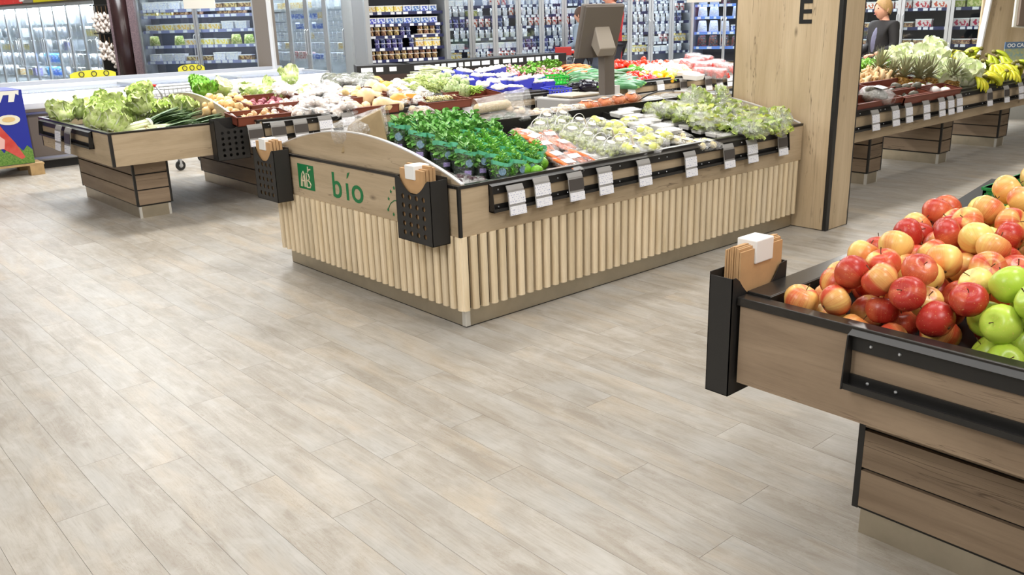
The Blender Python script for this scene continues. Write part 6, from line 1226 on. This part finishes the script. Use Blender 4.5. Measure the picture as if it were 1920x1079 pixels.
# ---- trolleys
wire = plain('trolley_wire', (.72, .73, .74), .3, .7); redh = plain('red_handle', (.80, .14, .10), .4)
def trolley(lab, loc, rz, sc=1.):
    t = thing('shopping_trolley', lab, 'shopping trolley', (0, 0, 0)); w0, w1, l0, l1, zb, zt = .21, .27, -.30, .38, .55, .95
    m = MB(); r_ = .004
    def lerp(a, b, f): return a+(b-a)*f
    for k in range(6):
        f = k/5; w_ = lerp(w0, w1, f); z = lerp(zb, zt, f); la, lb = lerp(l0+.06, l0, f), lerp(l1, l1+.06, f); m.tube([(la, -w_, z), (lb, -w_*.8, z), (lb, w_*.8, z), (la, w_, z), (la, -w_, z)], r_ if k < 5 else .008, 4)
    for k in range(14):
        f = k/13; xa = lerp(l0+.06, l1, f); xb = lerp(l0, l1+.06, f)
        for s_ in (-1, 1): m.tube([(xa, s_*w0*(1-.2*f), zb), (xb, s_*w1*(1-.2*f), zt)], r_*.8, 4)
    for k in range(9):
        f = k/8; m.tube([(l0+.06, lerp(-w0, w0, f), zb), (l1, lerp(-w0, w0, f)*.8, zb), (l1+.06, lerp(-w1, w1, f)*.8, zt)], r_*.8, 4)
    m.build('wire_basket', wire, t, kind='stuff')
    for s_ in (-1, 1): f = MB(); f.tube([(l0-.08, s_*.25, 1.0), (l0-.03, s_*.25, .90), (l0+.08, s_*.22, .5), (l0+.1, s_*.22, .2), (l1, s_*.18, .18)], .011, 6); f.build('frame_side', wire, t, smooth=True)
    f = MB(); f.tube([(l0-.08, -.25, 1.0), (l0-.08, .25, 1.0)], .014, 8); h = f.build('handle', redh, t, smooth=True); f = MB(); f.box(l0-.105, l0-.055, -.08, .08, .985, 1.03); f.build('coin_lock', redh, h, bevel=.006)
    for (x, y) in ((l0+.1, -.22), (l0+.1, .22), (l1-.05, -.18), (l1-.05, .18)):
        w_ = MB(); w_.M = Matrix.Translation((x, y, .062)) @ Matrix.Rotation(math.pi/2, 4, 'X'); w_.lathe([(.03, -.014), (.058, -.014), (.062, 0), (.058, .014), (.03, .014)], 16); wo = w_.build('wheel', plain('rubber_black', (.10, .10, .10), .6), t, smooth=False)
        w_ = MB(); w_.M = Matrix.Translation((x, y, .062)) @ Matrix.Rotation(math.pi/2, 4, 'X'); w_.lathe([(.026, -.017), (.026, .017)], 10); w_.build('hub', frs, wo); w_ = MB(); w_.box(x-.015, x+.015, y-.022, y-.016, .05, .19); w_.box(x-.015, x+.015, y+.016, y+.022, .05, .19); w_.box(x-.02, x+.02, y-.022, y+.022, .17, .19); w_.build('caster_fork', frs, t)
    t.location = loc; t.rotation_euler = (0, 0, rz); t.scale = (sc,)*3; return t
trolley('shopping trolley with a red handle between lettuce stand and chest freezer', (1.28, 7.05, 0), .15)
tl = ad(1035, 88, 15.2); trolley('shopping trolley with a red front plate left of the red jacket', (tl.x, tl.y, 0), 2.6)
m = MB(); d = ad(1056, 96, 14.9); m.M = Matrix.Translation((d.x, d.y, d.z)) @ Matrix.Rotation(-.7, 4, 'Z'); m.box(-.14, .14, -.01, .01, -.07, .07); tag(m.build('red_panel', plain('dark_red_panel', (.62, .14, .12), .5), bevel=.008), 'dark red panel on the far trolley front beside the scale screen', 'trolley panel')
tl = ad(1612, 105, 11.9); trolley('silver wire trolley pushed by the woman beyond the column', (tl.x, tl.y, 0), -.72+math.pi)
# ================================================================== PEOPLE
def skin_body(name, joints, edges, root, mat, parent, sub=2):
    me = bpy.data.meshes.new(name); me.from_pydata([j[0] for j in joints], edges, []); o = bpy.data.objects.new(name, me); COL.objects.link(o); o.parent = parent; me.materials.append(mat)
    sk = o.modifiers.new('skin', 'SKIN'); sk.use_smooth_shade = True; ss = o.modifiers.new('sub', 'SUBSURF'); ss.levels = sub; ss.render_levels = sub
    sv = me.skin_vertices[0].data if me.skin_vertices else None
    if sv is None: bm_ = None; me.skin_vertices
    for i, j in enumerate(joints): sv[i].radius = j[1]; sv[i].use_root = (i == root)
    return o
def skin_layer(me):
    import bmesh
    b = bmesh.new(); b.from_mesh(me); b.verts.layers.skin.verify(); b.to_mesh(me); b.free()
_old = skin_body
def skin_body(name, joints, edges, root, mat, parent, sub=2):
    me = bpy.data.meshes.new(name); me.from_pydata([j[0] for j in joints], edges, []); skin_layer(me); me.materials.append(mat)
    o = bpy.data.objects.new(name, me); COL.objects.link(o); o.parent = parent
    for i, j in enumerate(joints):
        r = j[1]; me.skin_vertices[0].data[i].radius = r if isinstance(r, tuple) else (r, r); me.skin_vertices[0].data[i].use_root = (i == root)
    sk = o.modifiers.new('skin', 'SKIN'); sk.use_smooth_shade = True; ss = o.modifiers.new('sub', 'SUBSURF'); ss.levels = sub; ss.render_levels = sub; return o
skm = plain('skin_tone', (.84, .62, .52), .55)
def person(lab, loc, rz, h, top, trousers, hairm, hair_len, reach=.35, hem=.86, shirt=None, hunch=.0):
    """local: faces +Y; hands forward on a trolley handle"""
    t = thing('person', lab, 'person', (0, 0, 0)); s = h/1.7
    J = [((0, 0, .95), (.12, .09)), ((0, .01, 1.15), (.10, .08)), ((0, .0, 1.33), (.11, .08)), ((0, -.01, 1.41), (.07, .065)), ((0, .0, 1.46), (.055, .058)), ((0, .015, 1.52), (.058, .06)),
         ((.10, 0, .88), (.10, .105)), ((.11, .01, .48), (.06, .065)), ((.115, -.01, .09), (.04, .045)), ((.12, .10, .035), (.04, .03)), ((-.10, 0, .88), (.10, .105)), ((-.11, .03, .48), (.06, .065)), ((-.115, .03, .09), (.04, .045)), ((-.12, .14, .035), (.04, .03)),
         ((.17, -.005, 1.36), (.04, .04)), ((.235, .0, 1.11), (.035, .035)), ((.19, reach*.7, 1.02), (.034, .034)), ((-.17, -.005, 1.36), (.04, .04)), ((-.235, .0, 1.11), (.035, .035)), ((-.19, reach*.7, 1.02), (.034, .034))]
    E_ = [(0, 1), (1, 2), (2, 3), (3, 4), (4, 5), (0, 6), (6, 7), (7, 8), (8, 9), (0, 10), (10, 11), (11, 12), (12, 13), (2, 14), (14, 15), (15, 16), (2, 17), (17, 18), (18, 19)]
    body = skin_body('body', J, E_, 0, skm, t)
    # head with face
    hd = MB(); vs_ = []; NU, NV = 20, 16
    for i in range(NV+1):
        ph = math.pi*i/NV
        for j in range(NU):
            th = 2*math.pi*j/NU; x, y, z = math.sin(ph)*math.sin(th), math.sin(ph)*math.cos(th), math.cos(ph)
            X, Y, Z = x*.074, y*.095, z*.115
            if Z < -.02: X *= 1-.35*min(1, (-Z-.02)/.095); Y = Y*(.98 if y > 0 else .82)
            g = lambda cx, cz, sx, sz: math.exp(-((X-cx)/sx)**2-((Z-cz)/sz)**2) if y > 0 else 0
            Y += .024*g(0, -.018, .013, .022)+.010*g(0, -.055, .022, .008)-.010*g(.03, .008, .014, .010)-.010*g(-.03, .008, .014, .010)+.008*g(0, -.095, .02, .014)
            vs_.append((X, Y, Z))
    hd.add(vs_, [(i*NU+j, (i+1)*NU+j, (i+1)*NU+(j+1) % NU, i*NU+(j+1) % NU) for i in range(NV) for j in range(NU)]); H0 = Vector((0, .035, 1.575))
    ho = hd.build('head', skm, t, smooth=True, local=True); ho.location = H0; ho.scale = (1.12,)*3
    for sx in (-1, 1):
        e = MB(); e.ell((sx*.03, .083, .010), (.011, .006, .007), 8, 6); e.build('eye', plain('eye_dark', (.25, .2, .18), .3), ho, smooth=True, local=True)
        e = MB(); e.ell((sx*.076, -.005, -.005), (.010, .018, .030), 8, 6); e.build('ear', skm, ho, smooth=True, local=True)
    e = MB(); e.ell((0, .096, -.055), (.022, .006, .007), 8, 4); e.build('mouth', plain('lip', (.70, .38, .36), .5), ho, smooth=True, local=True)
    hr = MB(); hr.grid(lambda u, v: ((lambda a, b: (math.sin(b)*math.sin(a)*(.088+.004*math.sin(a*9)), math.sin(b)*math.cos(a)*.105-.006, .012+math.cos(b)*.122))(2*math.pi*u, math.pi*(v*(.34+hair_len*(.5-.5*math.cos(2*math.pi*u))**.6)))), 28, 10); hr.build('hair', hairm, ho, smooth=True, local=True)
    # jacket: torso shell + sleeves as one surface
    JJ = [((0, 0, hem), (.19, .15)), ((0, 0, 1.0), (.185, .15)), ((0, .01, 1.17), (.178, .145)), ((0, .0, 1.34), (.19, .14)), ((0, -.01, 1.43), (.10, .09)), ((.19, -.005, 1.375), (.08, .08)), ((.245, .0, 1.11), (.063, .063)), ((.20, reach*.6, 1.03), (.05, .05)), ((-.19, -.005, 1.375), (.08, .08)), ((-.245, .0, 1.11), (.063, .063)), ((-.20, reach*.6, 1.03), (.05, .05))]
    skin_body('jacket', JJ, [(0, 1), (1, 2), (2, 3), (3, 4), (3, 5), (5, 6), (6, 7), (3, 8), (8, 9), (9, 10)], 1, top, t)
    if shirt: sh = MB(); sh.ell((0, .03, 1.16), (.08, .135, .23), 14, 10); sh.build('shirt_front', shirt, t, smooth=True, local=True)
    TJ = [((0, 0, .93), (.155, .13)), ((.10, 0, .86), (.11, .115)), ((.11, .01, .48), (.075, .08)), ((.115, -.01, .10), (.06, .06)), ((-.10, 0, .86), (.11, .115)), ((-.11, .03, .48), (.075, .08)), ((-.115, .03, .10), (.06, .06))]
    skin_body('trousers', TJ, [(0, 1), (1, 2), (2, 3), (0, 4), (4, 5), (5, 6)], 0, trousers, t)
    for sx in (-1, 1):
        f = MB(); f.tube([(sx*.118, -.07, .04), (sx*.118, .02, .045), (sx*.122, .10+.03*(sx < 0), .035), (sx*.122, .17+.03*(sx < 0), .03)], [.035, .046, .044, .028], 10, flat=.8); f.build('shoe', blkp, t, smooth=True, local=True)
        # hand: palm, four curled fingers, thumb
        P0 = Vector((sx*.19, reach*.7, 1.02)); PP = [(P0, (.03, .02)), (P0+Vector((0, .05, .0)), (.036, .018)), (P0+Vector((0, .085, -.003)), (.034, .016))]; ed = [(0, 1), (1, 2)]
        for k in range(4):
            bx_ = P0+Vector((sx*(-.027+.018*k), .09, 0)); ln = (.030, .034, .032, .025)[k]; b0 = len(PP); PP += [(bx_, (.009, .009)), (bx_+Vector((0, ln, -.008)), (.0085, .0085)), (bx_+Vector((0, ln+.004, -.032)), (.008, .008)), (bx_+Vector((0, ln-.018, -.042)), (.007, .007))]; ed += [(2, b0), (b0, b0+1), (b0+1, b0+2), (b0+2, b0+3)]
        b0 = len(PP); PP += [(P0+Vector((-sx*.035, .045, -.008)), (.010, .010)), (P0+Vector((-sx*.05, .075, -.022)), (.009, .009)), (P0+Vector((-sx*.04, .10, -.032)), (.008, .008))]; ed += [(1, b0), (b0, b0+1), (b0+1, b0+2)]
        skin_body('hand', PP, ed, 0, skm, t, 1)
    t.location = loc; t.rotation_euler = (0, 0, rz); t.scale = (s, s, s); return t
blond = plain('blond_hair', (.66, .52, .33), .6, var=.25, vs=60); jblk = plain('black_jacket', (.11, .10, .11), .75, var=.2, vs=20); jred = plain('red_padded_jacket', (.66, .10, .10), .6, var=.25, vs=14, bump=.3); jean = plain('dark_trousers', (.13, .13, .16), .8); brnh = plain('brown_hair', (.30, .2, .14), .6)
shp = plain('grey_striped_top', (.42, .42, .52), .7, var=.15, vs=30)
wl_ = ad(1656, 60, 11.4); person('blond woman in a black jacket and grey top pushing a trolley', (wl_.x, wl_.y, 0), math.atan2(-CR.y, -CR.x)-math.pi/2+.25, 1.72, jblk, jean, blond, .42, shirt=shp)
pr = ad(1148, 60, 15.4); person('person in a red padded jacket behind the produce scale', (pr.x, pr.y, 0), math.atan2(-CR.y, -CR.x)-math.pi/2+.3, 2.08, jred, jean, brnh, .45, hem=.62)
pr = ad(1092, 60, 15.6); person('person in a pale blue grey coat behind the scale screen', (pr.x, pr.y, 0), math.atan2(-CR.y, -CR.x)-math.pi/2-.5, 1.75, plain('blue_grey_coat', (.50, .56, .62), .7, var=.15, vs=8), jean, brnh, .45, hem=.50)
# ================================================================== labels: number look-alikes within rows so that each can be pointed at
for P in Proto.ALL: P.purge()
bpy.context.view_layer.update()
from collections import defaultdict
def proj(o):
    v = o.matrix_world.translation; d = v-CP; z = max(.1, d.dot(CF)); return 960+FPX*d.dot(CR)/z, 539.5-FPX*d.dot(CU)/z
G = defaultdict(list)
for o in bpy.data.objects:
    if o.parent is None and o.get('label'): G[o['label']].append(o)
for lab, L0 in G.items():
    if len(L0) < 2: continue
    pts_ = sorted(((proj(o), o) for o in L0), key=lambda t: t[0][1])
    n = len(L0); rows = 1 if n <= 12 else (n+11)//12
    if len(lab.split()) > 11: print('LONG', lab)
    names = {1: [''], 2: ['back row', 'front row'], 3: ['back row', 'middle row', 'front row']}.get(rows) or [ORD[i]+' row' for i in range(min(rows, 20))]
    per = math.ceil(n/len(names))
    for ri, nm in enumerate(names):
        row = sorted(pts_[ri*per:(ri+1)*per], key=lambda t: t[0][0])
        for i, (p, o) in enumerate(row):
            w_ = ordn(i, len(row)).replace('the ', '') if i < 20 or i == len(row)-1 else 'number %d from left' % (i+1)
            base_ = ' '.join(lab.split()[:11]); o['label'] = base_+', '+w_+(', '+nm if nm else '')
            if not o.get('group'): o['group'] = lab
# drop groups of a single thing
GG = defaultdict(list)
for o in bpy.data.objects:
    if o.parent is None and o.get('group'): GG[o['group']].append(o)
print('things', sum(1 for o in bpy.data.objects if o.parent is None), 'packs', NPK[0])
